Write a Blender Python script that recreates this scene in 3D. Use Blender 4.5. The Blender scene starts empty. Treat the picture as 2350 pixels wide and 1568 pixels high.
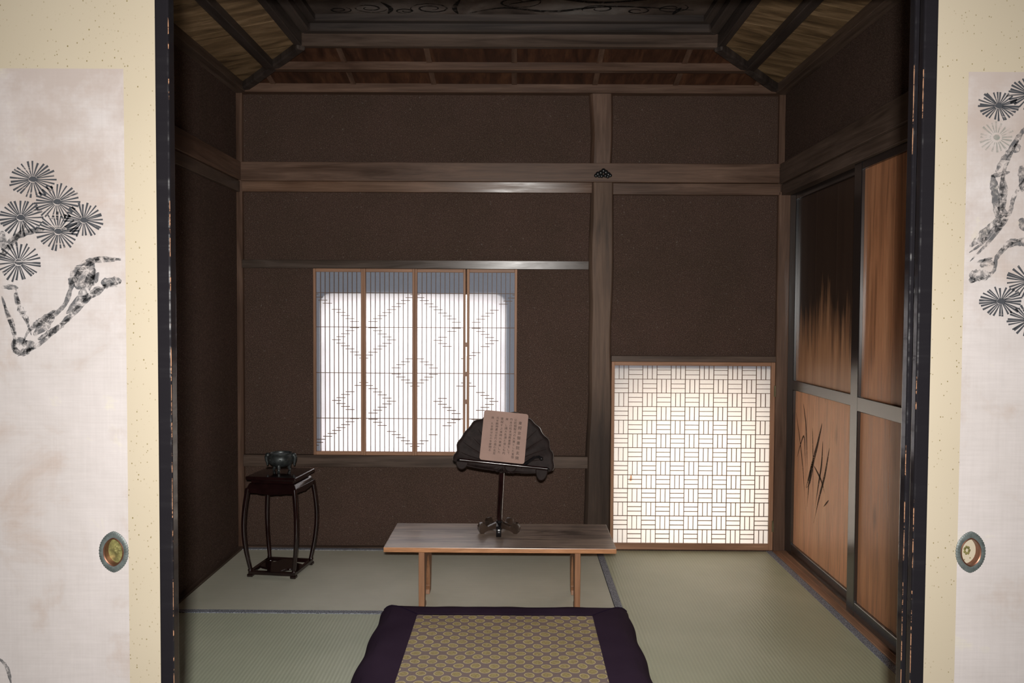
import bpy, bmesh, math, random
from math import sin, cos, pi, tan, atan2, sqrt
from mathutils import Vector, Matrix

SC = bpy.context.scene
COL = SC.collection

# ------------------------------------------------------------------ camera, world, flash, exposure
CX, CD, CH = 1.35837, 4.00541, 1.1746
F_PX, TILT, ROLL, YAW = 1856.448, .03368, .00535, -.00551


def view_dir(u, v):
    c, s = cos(ROLL), sin(ROLL); u, v = c * u + s * v, -s * u + c * v
    x, y, z = u, 1.0, -v
    c, s = cos(TILT), sin(TILT); y, z = c * y + s * z, -s * y + c * z
    c, s = cos(YAW), sin(YAW); x, y = c * x + s * y, -s * x + c * y
    return Vector((x, y, z))


cam = bpy.data.cameras.new('camera')
cam.sensor_width = 36
cam.lens = F_PX * 36 / 2350
cam.clip_start = .02
cam_ob = bpy.data.objects.new('camera', cam)
COL.objects.link(cam_ob)
fw = view_dir(0, 0).normalized()
rt = (view_dir(1, 0) - view_dir(0, 0)).normalized()
up = rt.cross(fw).normalized()
M = Matrix((rt, up, -fw)).transposed().to_4x4()
M.translation = Vector((CX, -CD, CH))
cam_ob.matrix_world = M
SC.camera = cam_ob

world = bpy.data.worlds.new('world')
SC.world = world
world.use_nodes = True
world.node_tree.nodes['Background'].inputs[0].default_value = (1.0, .965, .94, 1)
world.node_tree.nodes['Background'].inputs[1].default_value = 6.2

SC.view_settings.view_transform = 'Standard'
SC.view_settings.look = 'None'
SC.view_settings.exposure = 0
SC.view_settings.gamma = 1
SC.view_settings.use_curve_mapping = False
SC.cycles.max_bounces = 7
SC.cycles.diffuse_bounces = 4
SC.cycles.glossy_bounces = 4
SC.cycles.transparent_max_bounces = 8
SC.cycles.caustics_reflective = False
SC.cycles.caustics_refractive = False
SC.cycles.sample_clamp_indirect = 6

# the photographer's pop-up flash, just above and behind the lens
fl = bpy.data.lights.new('camera_flash', 'AREA')
fl.shape = 'RECTANGLE'; fl.size = .045; fl.size_y = .02
fl.energy = 38
fl.color = (1.0, .965, .92)
flo = bpy.data.objects.new('camera_flash', fl)
COL.objects.link(flo)
fl.spread = math.radians(120)
Mf = M @ Matrix.Rotation(math.radians(-5), 4, 'X')
Mf.translation = Vector((CX, -CD - .097, CH + .082))
flo.matrix_world = Mf

# ------------------------------------------------------------------ node helpers


class NT:
    def __init__(self, name):
        self.m = bpy.data.materials.new(name); self.m.use_nodes = True
        self.t = self.m.node_tree; self.b = self.t.nodes['Principled BSDF']
        self.out = self.t.nodes['Material Output']

    def n(self, kind, ins=None, **kw):
        nd = self.t.nodes.new('ShaderNode' + kind)
        for k, v in kw.items(): setattr(nd, k, v)
        for k, v in (ins or {}).items(): self.set(nd.inputs[k], v)
        return nd

    def set(self, sock, v):
        if hasattr(v, 'is_linked') or isinstance(v, bpy.types.NodeSocket): self.t.links.new(v, sock)
        elif isinstance(v, bpy.types.Node): self.t.links.new(v.outputs[0], sock)
        else: sock.default_value = v

    def coord(self, scale=(1, 1, 1), rnd=0.0, rot=(0, 0, 0)):
        tc = self.n('TexCoord')
        v = tc.outputs['Object']
        if rnd:
            oi = self.n('ObjectInfo')
            mu = self.n('Math', {0: oi.outputs['Random'], 1: rnd}, operation='MULTIPLY')
            v = self.n('VectorMath', {0: v, 1: mu.outputs[0]}, operation='ADD').outputs[0]
        return self.n('Mapping', {'Vector': v, 'Scale': scale, 'Rotation': rot}).outputs[0]

    def noise(self, vec, scale=5, detail=4, rough=.55, dist=0.0):
        return self.n('TexNoise', {'Vector': vec, 'Scale': scale, 'Detail': detail, 'Roughness': rough, 'Distortion': dist}).outputs[0]

    def ramp(self, fac, stops, interp='LINEAR'):
        r = self.n('ValToRGB', {'Fac': fac}); e = r.color_ramp.elements; r.color_ramp.interpolation = interp
        while len(e) < len(stops): e.new(.5)
        for el, (p, c) in zip(e, stops):
            el.position = p; el.color = (c, c, c, 1) if not isinstance(c, tuple) else (*c, 1)
        return r.outputs[0]

    def mix(self, fac, a, b, mode='MIX'):
        r = self.n('MixRGB', blend_type=mode)
        self.set(r.inputs[0], fac); self.set(r.inputs[1], a if not isinstance(a, tuple) else (*a, 1)); self.set(r.inputs[2], b if not isinstance(b, tuple) else (*b, 1))
        return r.outputs[0]

    def math(self, op, a, b=0.0):
        return self.n('Math', {0: a, 1: b}, operation=op).outputs[0]

    def bump(self, h, strength=.3, dist=.002):
        self.set(self.b.inputs['Normal'], self.n('Bump', {'Height': h, 'Strength': strength, 'Distance': dist}).outputs[0])

    def base(self, c, rough=.5, spec=.5, coat=0.0):
        self.set(self.b.inputs['Base Color'], c if not isinstance(c, tuple) else (*c, 1))
        self.set(self.b.inputs['Roughness'], rough)
        self.b.inputs['Specular IOR Level'].default_value = spec
        self.b.inputs['Coat Weight'].default_value = coat
        return self.m


def wood(name, dark, mid, light, axis=0, rough=.45, spec=.4, grain=1.0, knots=0.0, blotch=.5, fine=60):
    t = NT(name)
    sc = [14.0 * grain] * 3; sc[axis] = .9 * grain
    v = t.coord(tuple(sc), rnd=7.0)
    n1 = t.noise(v, 1.6, 5, .6, .7)
    sf = [fine * grain] * 3; sf[axis] = 2.5 * grain
    vf = t.coord(tuple(sf), rnd=3.0)
    n2 = t.noise(vf, 3.0, 3, .6, .2)
    col = t.ramp(n1, [(.28, dark), (.5, mid), (.75, light)])
    col = t.mix(.45, col, t.ramp(n2, [(.3, .45), (.7, 1.0)]), 'MULTIPLY')
    vb = t.coord((1.6, 1.6, 1.6), rnd=5.0)
    nb = t.noise(vb, 1.5, 3, .5)
    col = t.mix(blotch, col, t.ramp(nb, [(.3, .45), (.65, 1.0)]), 'MULTIPLY')
    if knots:
        sk = [7.0] * 3; sk[axis] = 2.2
        vo = t.n('TexVoronoi', {'Vector': t.coord(tuple(sk), rnd=4.0), 'Scale': 1.0})
        k = t.ramp(vo.outputs['Distance'], [(.05, 1.0), (.14, 0.0)])
        col = t.mix(t.math('MULTIPLY', k, knots), col, tuple(x * .35 for x in dark))
    t.bump(n2, .25, .0006)
    r = t.ramp(n1, [(.3, max(.05, rough - .08)), (.7, rough + .12)])
    return t.base(col, r, spec)


def simple(name, c, rough=.5, spec=.5, var=.2, sc=30, metal=0.0, coat=0.0, bump=0.0):
    t = NT(name)
    v = t.coord((1, 1, 1), rnd=2.0)
    n = t.noise(v, sc, 4, .6)
    lo = tuple(x * (1 - var) for x in c); hi = tuple(min(1, x * (1 + var)) for x in c)
    col = t.ramp(n, [(.3, lo), (.7, hi)])
    if bump: t.bump(n, bump, .001)
    t.b.inputs['Metallic'].default_value = metal
    return t.base(col, rough, spec, coat)


MAT = {}
OLD = ((.075, .041, .027), (.155, .090, .062), (.25, .152, .106))
for ax, nm in enumerate('xyz'):
    MAT['old_' + nm] = wood('old_cedar_' + nm, *OLD, axis=ax, rough=.40, spec=.32)
    MAT['grey_' + nm] = wood('smoked_cedar_' + nm, (.052, .035, .027), (.118, .080, .061), (.19, .134, .106), axis=ax, rough=.42, spec=.2)
    MAT['frame_' + nm] = wood('window_frame_cedar_' + nm, (.24, .125, .072), (.42, .225, .135), (.56, .32, .2), axis=ax, rough=.5, spec=.35, blotch=.25)
    MAT['dark_' + nm] = wood('dark_roof_timber_' + nm, (.028, .021, .019), (.06, .045, .039), (.10, .075, .062), axis=ax, rough=.5)
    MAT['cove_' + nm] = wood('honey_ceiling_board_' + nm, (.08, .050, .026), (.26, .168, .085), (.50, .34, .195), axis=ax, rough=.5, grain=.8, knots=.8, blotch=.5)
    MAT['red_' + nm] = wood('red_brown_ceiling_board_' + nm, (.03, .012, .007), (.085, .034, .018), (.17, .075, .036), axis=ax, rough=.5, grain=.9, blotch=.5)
    MAT['lat_' + nm] = simple('lattice_cedar_' + nm, (.17, .105, .075), .55, .3, .15)


def plaster():
    t = NT('brown_sand_plaster')
    v = t.coord((1, 1, 1))
    n1 = t.noise(v, 260, 3, .7); n2 = t.noise(v, 3.2, 4, .6); n3 = t.noise(v, 90, 2, .5)
    col = t.ramp(n1, [(.30, (.036, .021, .017)), (.55, (.088, .055, .043)), (.72, (.20, .135, .108))])
    col = t.mix(.35, col, t.ramp(n2, [(.35, (.60, .66, .58)), (.65, (1.0, .96, .98))]), 'MULTIPLY')
    col = t.mix(t.ramp(n3, [(.70, 0.0), (.76, .5)]), col, (.20, .175, .155))
    t.bump(n1, .6, .0015)
    return t.base(col, .9, .15)


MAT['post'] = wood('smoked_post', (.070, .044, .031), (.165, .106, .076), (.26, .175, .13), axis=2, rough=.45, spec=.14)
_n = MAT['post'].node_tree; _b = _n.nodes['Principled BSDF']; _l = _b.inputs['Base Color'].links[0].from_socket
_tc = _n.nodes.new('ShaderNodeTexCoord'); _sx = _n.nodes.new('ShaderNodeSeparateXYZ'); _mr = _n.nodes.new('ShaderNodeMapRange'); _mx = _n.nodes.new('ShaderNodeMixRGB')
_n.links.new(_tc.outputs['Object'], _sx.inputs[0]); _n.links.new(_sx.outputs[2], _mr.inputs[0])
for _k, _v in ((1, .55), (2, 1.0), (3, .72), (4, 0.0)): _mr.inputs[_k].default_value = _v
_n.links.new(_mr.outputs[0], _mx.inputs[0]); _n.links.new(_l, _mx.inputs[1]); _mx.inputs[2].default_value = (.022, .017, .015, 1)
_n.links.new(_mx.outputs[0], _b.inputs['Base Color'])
MAT['worn_rail'] = wood('hand_polished_rail', (.05, .037, .030), (.10, .074, .060), (.16, .12, .10), axis=0, rough=.20, spec=.22)
MAT['worn_lintel'] = wood('hand_polished_lintel', (.085, .046, .029), (.175, .100, .066), (.27, .162, .11), axis=0, rough=.22, spec=.14)
MAT['plaster'] = plaster()


def lacquer():
    t = NT('black_lacquer')
    v = t.coord((60, 60, 14), rnd=9.0)
    n = t.noise(v, 3.0, 6, .75)
    chip = t.ramp(n, [(.745, 0.0), (.76, 1.0)])
    col = t.mix(chip, (.011, .010, .012), (.46, .22, .11))
    v2 = t.coord((4, 4, 30), rnd=3.0)
    n2 = t.noise(v2, 1.5, 3, .6)
    sc = t.ramp(n2, [(.45, .10), (.75, .34)])
    return t.base(col, sc, .6)


MAT['lacquer'] = lacquer()
MAT['lacquer_plain'] = simple('smooth_black_lacquer', (.010, .009, .010), .20, 1.0, .1)
MAT['lacquer_plain'].node_tree.nodes['Principled BSDF'].inputs['IOR'].default_value = 1.7


def shoji_paper(name='shoji_paper', tint=(.83, .81, .84, 1)):
    t = NT(name)
    v = t.coord((1, 1, 1))
    n = t.noise(v, 140, 3, .6)
    col = t.ramp(n, [(.3, (.52, .58, .72)), (.7, (.60, .66, .80))])
    d = t.n('BsdfDiffuse', {'Color': col})
    tr = t.n('BsdfTranslucent', {'Color': tint})
    mx = t.n('MixShader', {0: .5, 1: d.outputs[0], 2: tr.outputs[0]})
    t.t.links.new(mx.outputs[0], t.out.inputs[0])
    return t.m


MAT['paper'] = shoji_paper()
MAT['patch'] = shoji_paper('amber_stained_paper', (.86, .42, .08, 1))
MAT['paper_warm'] = shoji_paper('warm_shoji_paper', (.84, .775, .66, 1))


def fusuma_cream():
    t = NT('flecked_cream_paper')
    v = t.coord((1, 1, 1))
    n = t.noise(v, 2.0, 3, .5)
    col = t.ramp(n, [(.35, (.345, .298, .222)), (.65, (.365, .318, .242))])
    vs = t.coord((190, 190, 150))
    vo = t.n('TexVoronoi', {'Vector': vs, 'Scale': 1.0, 'Randomness': 1.0})
    sp = t.ramp(vo.outputs['Distance'], [(.16, 1.0), (.26, 0.0)])
    cl = t.ramp(t.noise(v, 9, 3, .6), [(.38, .15), (.58, 1.0)])
    pick = t.ramp(vo.outputs['Color'], [(.5, 0.0), (.62, 1.0)])
    f = t.math('MULTIPLY', t.math('MULTIPLY', sp, cl), pick)
    col = t.mix(t.math('MULTIPLY', f, .95), col, (.13, .10, .03))
    return t.base(col, .75, .25)


MAT['cream'] = fusuma_cream()


def old_painting():
    t = NT('aged_painting_paper')
    v = t.coord((1, 1, 1))
    n = t.noise(v, 5.5, 6, .65, .4)
    col = t.ramp(n, [(.30, (.350, .292, .262)), (.46, (.400, .368, .358)), (.60, (.425, .392, .385)), (.72, (.475, .445, .345))])
    vh = t.coord((12, 12, 260)); vv = t.coord((260, 260, 12))
    w1 = t.noise(vh, 1.0, 3, .6); w2 = t.noise(vv, 1.0, 3, .6)
    col = t.mix(.22, col, t.ramp(w1, [(.3, .72), (.7, 1.0)]), 'MULTIPLY')
    col = t.mix(.18, col, t.ramp(w2, [(.3, .75), (.7, 1.0)]), 'MULTIPLY')
    z = t.n('SeparateXYZ', {0: t.n('TexCoord').outputs['Object']}).outputs[2]
    st = t.math('ADD', t.math('MULTIPLY', t.math('SUBTRACT', z, 1.12), 1.7), t.math('MULTIPLY', t.math('SUBTRACT', t.noise(v, 9, 5, .7), .5), 2.6))
    col = t.mix(t.ramp(st, [(.1, 0.0), (.8, .75)]), col, (.30, .25, .225))
    cr = t.noise(t.coord((30, 30, 30)), 1.0, 5, .7, 1.2)
    col = t.mix(t.ramp(cr, [(.70, 0.0), (.73, .5)]), col, (.48, .45, .39))
    return t.base(col, .8, .2)


MAT['painting'] = old_painting()


def ink(name, c, lo=.46, hi=.56, sc=55, alpha=1.0):
    t = NT(name)
    v = t.coord((1, 1, 1))
    n1 = t.noise(v, sc, 5, .7, .5)
    n2 = t.noise(t.coord((20, 20, 240)), 1.0, 2, .5)
    a = t.ramp(n1, [(lo, 0.0), (hi, alpha)])
    a = t.math('MULTIPLY', a, t.ramp(n2, [(.30, .2), (.38, 1.0)]))
    t.set(t.b.inputs['Alpha'], a)
    t.m.blend_method = 'HASHED'
    return t.base(c, .8, .15)


MAT['ink'] = ink('pine_needle_ink', (.045, .048, .055), .26, .36, 80, .93)
MAT['ink_soft'] = ink('worn_branch_ink', (.085, .086, .092), .38, .60, 85, .8)
MAT['ink_faint'] = ink('faded_green_ink', (.20, .225, .20), .40, .62, 50, .55)
MAT['ink_wood'] = ink('iris_ink', (.022, .018, .018), .20, .34, 90, .72)
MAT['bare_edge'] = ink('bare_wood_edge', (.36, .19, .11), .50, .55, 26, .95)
MAT['ink_text'] = simple('sumi_ink', (.03, .026, .024), .8, .1, .2)
MAT['ink_cloud'] = ink('ceiling_cloud_ink', (.012, .011, .011), .30, .5, 40, .8)


def tatami(name, axis):
    """ribs run along AXIS (0 = x, 1 = y)"""
    t = NT(name)
    tc = t.n('TexCoord').outputs['Object']
    s = t.n('SeparateXYZ', {0: tc})
    across = s.outputs[1 - axis]; along = s.outputs[axis]
    w = t.math('SINE', t.math('MULTIPLY', across, 2 * pi / .0131), 0)
    wob = t.math('MULTIPLY', t.math('SINE', t.math('MULTIPLY', along, 2 * pi / .0036), 0), .25)
    h = t.math('ADD', w, wob)
    v = t.coord((1, 1, 1), rnd=3.0)
    n = t.noise(v, 2.2, 4, .6)
    a, b = ((.66, .655, .53), (.80, .785, .66)) if axis == 0 else ((.54, .585, .44), (.66, .69, .53)) if name.endswith('old') else ((.49, .52, .35), (.59, .61, .43))
    col = t.ramp(n, [(.3, a), (.7, b)])
    st = [160.0, 160.0, 1.0]; st[axis] = 900.0; 
    nf = t.noise(t.coord(tuple(st)), 1.0, 2, .5)
    col = t.mix(.22, col, t.ramp(nf, [(.3, .72), (.7, 1.0)]), 'MULTIPLY')
    k = t.n('MapRange', {0: w, 1: -1.0, 2: 1.0, 3: .92, 4: 1.0}).outputs[0]
    col = t.mix(1.0, col, t.n('CombineXYZ', {0: k, 1: k, 2: k}).outputs[0], 'MULTIPLY')
    t.bump(h, .35, .0006)
    return t.base(col, .42, .55)


MAT['tatami_x'] = tatami('tatami_rush_x_old', 0)
MAT['tatami_y'] = tatami('tatami_rush_y', 1)
MAT['tatami_y_old'] = tatami('tatami_rush_y_old', 1)


def brocade_edge():
    t = NT('patterned_navy_mat_border')
    v = t.coord((1, 1, 1))
    vo = t.n('TexVoronoi', {'Vector': v, 'Scale': 190.0}, feature='DISTANCE_TO_EDGE')
    wv = t.noise(v, 210, 3, .6, 2.5)
    f = t.math('MULTIPLY', t.ramp(vo.outputs[0], [(.08, 1.0), (.22, 0.0)]), t.ramp(wv, [(.34, 0.0), (.45, 1.0)]))
    f = t.math('ADD', f, t.ramp(wv, [(.55, 0.0), (.62, .6)]))
    col = t.mix(f, (.030, .034, .050), (.42, .44, .50))
    return t.base(col, .7, .3)


MAT['border'] = brocade_edge()


def table_wood(name):
    t = NT(name)
    v = t.coord((1.1, 16, 16))
    n = t.noise(v, 1.6, 5, .65, .8)
    top = t.ramp(n, [(.28, (.09, .068, .06)), (.45, (.28, .21, .175)), (.62, (.47, .36, .28)), (.78, (.58, .45, .34))])
    nb = t.noise(t.coord((3, 7, 3)), 1.4, 4, .6)
    top = t.mix(.7, top, t.ramp(nb, [(.32, .4), (.56, 1.0)]), 'MULTIPLY')
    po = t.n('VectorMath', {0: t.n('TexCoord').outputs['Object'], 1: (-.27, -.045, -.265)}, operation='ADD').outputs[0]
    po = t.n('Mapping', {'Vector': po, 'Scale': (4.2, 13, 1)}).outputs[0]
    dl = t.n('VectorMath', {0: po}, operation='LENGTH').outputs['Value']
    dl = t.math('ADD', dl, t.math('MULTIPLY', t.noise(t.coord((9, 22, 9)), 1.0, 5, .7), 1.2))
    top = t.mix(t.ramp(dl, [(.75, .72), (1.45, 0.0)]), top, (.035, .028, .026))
    edge = t.ramp(t.noise(t.coord((6, 40, 40)), 2.0, 4, .6), [(.3, (.36, .165, .075)), (.6, (.56, .27, .13)), (.75, (.66, .36, .19))])
    nz = t.n('SeparateXYZ', {0: t.n('NewGeometry').outputs['Normal']}).outputs[2]
    col = t.mix(t.ramp(nz, [(.55, 0.0), (.8, 1.0)]), edge, top)
    t.bump(n, .2, .0008)
    return t.base(col, .30, .6)


MAT['table'] = table_wood('weathered_desk_wood')
MAT['table_leg'] = wood('desk_leg_wood', (.20, .095, .045), (.38, .185, .095), (.50, .26, .14), axis=2, rough=.5, blotch=.4)
MAT['rosewood'] = simple('polished_rosewood', (.012, .0042, .0042), .16, .55, .4, 18, coat=.4)
MAT['stand_wood'] = simple('dark_carved_wood', (.020, .013, .012), .6, .12, .3, 40, bump=.3)
MAT['stand_glossy'] = simple('glossy_brown_foot_lacquer', (.040, .026, .019), .24, .45, .3, 22, coat=.25)
MAT['stand_black'] = simple('glossy_black_foot_lacquer', (.010, .009, .010), .16, .55, .2)
MAT['bronze'] = simple('aged_bronze', (.065, .072, .072), .42, .5, .5, 45, metal=.6, bump=.3)
MAT['ash'] = simple('pale_ash', (.22, .25, .27), .9, .2, .2)
MAT['plate_metal'] = simple('oxidised_blue_grey_metal', (.085, .10, .097), .5, .5, .3, 120, metal=.3, bump=.2)
MAT['copper'] = simple('reddish_copper', (.19, .085, .055), .35, .5, .3, 60, metal=.7)
MAT['verdigris'] = simple('mottled_olive_brass', (.17, .155, .058), .42, .5, .55, 110, metal=.35, bump=.3)
MAT['edge_glint'] = simple('leaf_edge_glint', (.10, .085, .075), .22, .6, .3)  # paler than the leaf wood, to paint in its edge highlight
MAT['iron_black'] = simple('black_cast_iron', (.012, .013, .014), .25, .6, .3, 90)
MAT['hinge'] = simple('dull_brass_hinge', (.17, .15, .085), .45, .5, .3, metal=.5)
MAT['placard'] = simple('pinkish_tan_board', (.36, .235, .195), .7, .3, .07, 16)
MAT['outdoor'] = simple('pale_gravel', (.5, .48, .45), .9, .2, .2)
MAT['room'] = simple('dim_anteroom_plaster', (.16, .13, .10), .9, .1, .1)


def purple():
    t = NT('purple_cotton')
    v = t.coord((1, 1, 1))
    n = t.noise(v, 500, 2, .5); n2 = t.noise(v, 6, 3, .5)
    col = t.ramp(n2, [(.3, (.045, .027, .050)), (.7, (.060, .037, .066))])
    t.bump(n, .3, .0006)
    return t.base(col, .9, .04)


MAT['purple'] = purple()
MAT['purple_seam'] = simple('dark_purple_piping', (.022, .012, .030), .9, .1, .1)


def medallions():
    t = NT('gold_medallion_brocade')
    tc = t.n('TexCoord').outputs['Object']
    wob = t.n('TexNoise', {'Vector': tc, 'Scale': 9.0, 'Detail': 1.0}).outputs[1]
    vv = t.n('VectorMath', {0: wob, 1: (.5, .5, .5)}, operation='SUBTRACT').outputs[0]
    vv = t.n('VectorMath', {0: vv, 'Scale': .022}, operation='SCALE').outputs[0]
    p = t.n('VectorMath', {0: tc, 1: vv}, operation='ADD').outputs[0]
    s = t.n('SeparateXYZ', {0: p})
    PX, PY, R = .0566, .0630, .0174

    def disc(ox, oy):
        fx = t.math('SUBTRACT', t.math('FRACT', t.math('ADD', t.math('DIVIDE', s.outputs[0], PX), ox + 100)), .5)
        fy = t.math('SUBTRACT', t.math('FRACT', t.math('ADD', t.math('DIVIDE', s.outputs[1], PY), oy + 100)), .5)
        a = t.math('MULTIPLY', fx, PX); b = t.math('MULTIPLY', fy, PY)
        return t.math('SQRT', t.math('ADD', t.math('MULTIPLY', a, a), t.math('MULTIPLY', b, b)))
    d = t.math('MINIMUM', disc(0, 0), disc(.5, .5))
    inside = t.ramp(t.math('DIVIDE', d, R), [(.93, 1.0), (1.0, 0.0)])
    ring = t.ramp(t.math('DIVIDE', d, R), [(.76, 0.0), (.84, 1.0)])
    weave = t.noise(t.coord((1, 1, 1)), 420, 3, .6)
    motif = t.noise(t.coord((1, 1, 1)), 150, 2, .6)
    ground = t.ramp(weave, [(.3, (.29, .215, .20)), (.7, (.37, .28, .26))])
    gold = t.ramp(motif, [(.36, (.44, .31, .17)), (.5, (.54, .43, .19)), (.66, (.62, .53, .24))])
    gold = t.mix(ring, gold, (.80, .68, .40))
    col = t.mix(inside, ground, gold)
    t.bump(weave, .3, .0005)
    return t.base(col, .6, .3)


MAT['brocade'] = medallions()


def sooty_door():
    t = NT('sooty_cedar_door_board')
    v = t.coord((30, 14, .8), rnd=2.0)
    n1 = t.noise(v, 1.0, 5, .6, .5)
    n2 = t.noise(t.coord((90, 70, 2.0)), 1.0, 3, .6)
    col = t.ramp(n1, [(.28, (.30, .14, .07)), (.5, (.54, .27, .14)), (.74, (.70, .39, .22))])
    col = t.mix(.35, col, t.ramp(n2, [(.3, .6), (.7, 1.0)]), 'MULTIPLY')
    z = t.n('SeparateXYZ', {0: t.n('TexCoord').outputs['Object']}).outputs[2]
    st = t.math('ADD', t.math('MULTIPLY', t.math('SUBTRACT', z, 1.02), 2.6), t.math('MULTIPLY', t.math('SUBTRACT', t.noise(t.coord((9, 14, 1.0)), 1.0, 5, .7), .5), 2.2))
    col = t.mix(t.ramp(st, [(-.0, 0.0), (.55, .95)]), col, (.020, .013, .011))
    t.bump(n2, .2, .0005)
    return t.base(col, .4, .45)


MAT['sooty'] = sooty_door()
MAT['door_orange'] = wood('orange_cedar_door_board', (.50, .25, .14), (.86, .42, .225), (.94, .54, .31), axis=2, rough=.42, spec=.4, knots=.5, blotch=.12)
MAT['doorboard'] = wood('cedar_door_board', (.30, .135, .066), (.64, .28, .135), (.80, .40, .21), axis=2, rough=.4, spec=.45, knots=.55, blotch=.3)


def dark_painting():
    t = NT('smoke_dark_ceiling_painting')
    v = t.coord((1, 1, 1))
    n = t.noise(v, 3.0, 4, .6, .8); n2 = t.noise(v, 14, 4, .7)
    col = t.ramp(n, [(.32, (.05, .036, .030)), (.5, (.14, .108, .092)), (.62, (.22, .19, .175)), (.75, (.30, .285, .275))])
    col = t.mix(.5, col, t.ramp(n2, [(.35, .4), (.65, 1.0)]), 'MULTIPLY')
    return t.base(col, .6, .3)


MAT['ceilpaint'] = dark_painting()

# ------------------------------------------------------------------ geometry helpers


class MB:
    def __init__(self): self.v = []; self.f = []; self.sm = False

    def add(self, vs, fs):
        o = len(self.v); self.v += [tuple(p) for p in vs]; self.f += [tuple(i + o for i in f) for f in fs]; return self

    def box(self, x0, x1, y0, y1, z0, z1):
        x0, x1 = sorted((x0, x1)); y0, y1 = sorted((y0, y1)); z0, z1 = sorted((z0, z1))
        return self.add([(x0, y0, z0), (x1, y0, z0), (x1, y1, z0), (x0, y1, z0), (x0, y0, z1), (x1, y0, z1), (x1, y1, z1), (x0, y1, z1)],
                        [(0, 3, 2, 1), (4, 5, 6, 7), (0, 1, 5, 4), (1, 2, 6, 5), (2, 3, 7, 6), (3, 0, 4, 7)])

    def prism(self, pts, fn0, fn1):
        """closed outline PTS (2-D) placed by fn0 and fn1"""
        n = len(pts)
        self.add([fn0(*p) for p in pts] + [fn1(*p) for p in pts],
                 [tuple(range(n - 1, -1, -1)), tuple(range(n, 2 * n))] + [(i, (i + 1) % n, n + (i + 1) % n, n + i) for i in range(n)])
        return self

    def tube(self, path, rad, seg=8, cap=True, flat=(1, 1)):
        P = [Vector(p) for p in path]; n = len(P); rs = rad if isinstance(rad, (list, tuple)) else [rad] * n
        rings = []; prev = None
        for i, p in enumerate(P):
            d = (P[min(i + 1, n - 1)] - P[max(i - 1, 0)]).normalized()
            if prev is None: a = d.orthogonal().normalized()
            else: a = (prev - d * prev.dot(d)).normalized()
            prev = a; b = d.cross(a)
            rings.append([p + (a * cos(2 * pi * k / seg) * flat[0] + b * sin(2 * pi * k / seg) * flat[1]) * rs[i] for k in range(seg)])
        vs = [q for r in rings for q in r]
        fs = [(i * seg + k, i * seg + (k + 1) % seg, (i + 1) * seg + (k + 1) % seg, (i + 1) * seg + k) for i in range(n - 1) for k in range(seg)]
        if cap: fs += [tuple(range(seg - 1, -1, -1)), tuple(range((n - 1) * seg, n * seg))]
        return self.add(vs, fs)

    def lathe(self, prof, c=(0, 0, 0), seg=28, sx=1, sy=1):
        n = len(prof)
        vs = [(c[0] + r * cos(2 * pi * k / seg) * sx, c[1] + r * sin(2 * pi * k / seg) * sy, c[2] + z) for r, z in prof for k in range(seg)]
        fs = [(i * seg + k, i * seg + (k + 1) % seg, (i + 1) * seg + (k + 1) % seg, (i + 1) * seg + k) for i in range(n - 1) for k in range(seg)]
        return self.add(vs, fs)

    def ball(self, c, r, seg=12, sx=1, sy=1, sz=1):
        prof = [(max(1e-5, r * sin(pi * i / 8)), -r * cos(pi * i / 8) * sz) for i in range(9)]
        return self.lathe(prof, c, seg, sx, sy)

    def grid(self, fn, nu, nv):
        vs = [fn(i / nu, j / nv) for j in range(nv + 1) for i in range(nu + 1)]
        w = nu + 1
        return self.add(vs, [(j * w + i, j * w + i + 1, (j + 1) * w + i + 1, (j + 1) * w + i) for j in range(nv) for i in range(nu)])


def prop(o, label=None, cat=None, group=None, kind=None):
    for k, v in (('label', label), ('category', cat), ('group', group), ('kind', kind)):
        if v: o[k] = v
    return o


def wloc(o):
    p = Vector((0, 0, 0))
    while o is not None: p += o.location; o = o.parent
    return p


def obj(name, mb, mat, parent=None, origin=None, smooth=False, bevel=0.0, seg=1, recalc=True):
    """links MB as one mesh object; vertices are given in world space"""
    off = wloc(parent) if parent is not None else Vector((0, 0, 0))
    org = Vector(origin) if origin is not None else off
    me = bpy.data.meshes.new(name)
    me.from_pydata([tuple(Vector(v) - org) for v in mb.v], [], mb.f)
    if recalc or bevel:
        b = bmesh.new(); b.from_mesh(me)
        if recalc: bmesh.ops.recalc_face_normals(b, faces=b.faces)
        if bevel: bmesh.ops.bevel(b, geom=[e for e in b.edges if e.is_manifold and e.calc_face_angle(0) > .6], offset=bevel, segments=seg, affect='EDGES', profile=.6, clamp_overlap=True)
        b.to_mesh(me); b.free()
    if smooth:
        for p in me.polygons: p.use_smooth = True
        me.set_sharp_from_angle(angle=.7)
    me.materials.append(MAT[mat] if isinstance(mat, str) else mat)
    o = bpy.data.objects.new(name, me); COL.objects.link(o)
    if parent is not None: o.parent = parent
    o.location = org - off
    return o


def empty(name, loc, label=None, cat=None, group=None, kind=None):
    o = bpy.data.objects.new(name, None); o.location = loc; o.empty_display_size = .05
    COL.objects.link(o)
    return prop(o, label, cat, group, kind)


def B(*a): return MB().box(*a)


def bbox(name, mat, parent, x0, x1, y0, y1, z0, z1, bevel=.0015, **kw):
    c = None if parent is not None else ((x0 + x1) / 2, (y0 + y1) / 2, min(z0, z1))
    return obj(name, B(x0, x1, y0, y1, z0, z1), mat, parent, c, bevel=bevel, **kw)


RX = 2.64          # room width, x
RY = -2.62         # room depth toward the viewer, y
# ------------------------------------------------------------------ the shell
fl_o = obj('floor', B(-2.2, 4.9, -8.6, .14, -.16, -.055), 'room'); prop(fl_o, kind='structure')
wb = empty('wall_back', (0, 0, 0), kind='structure', label='brown sand-plastered back wall with timber posts and rails', cat='wall')


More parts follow.
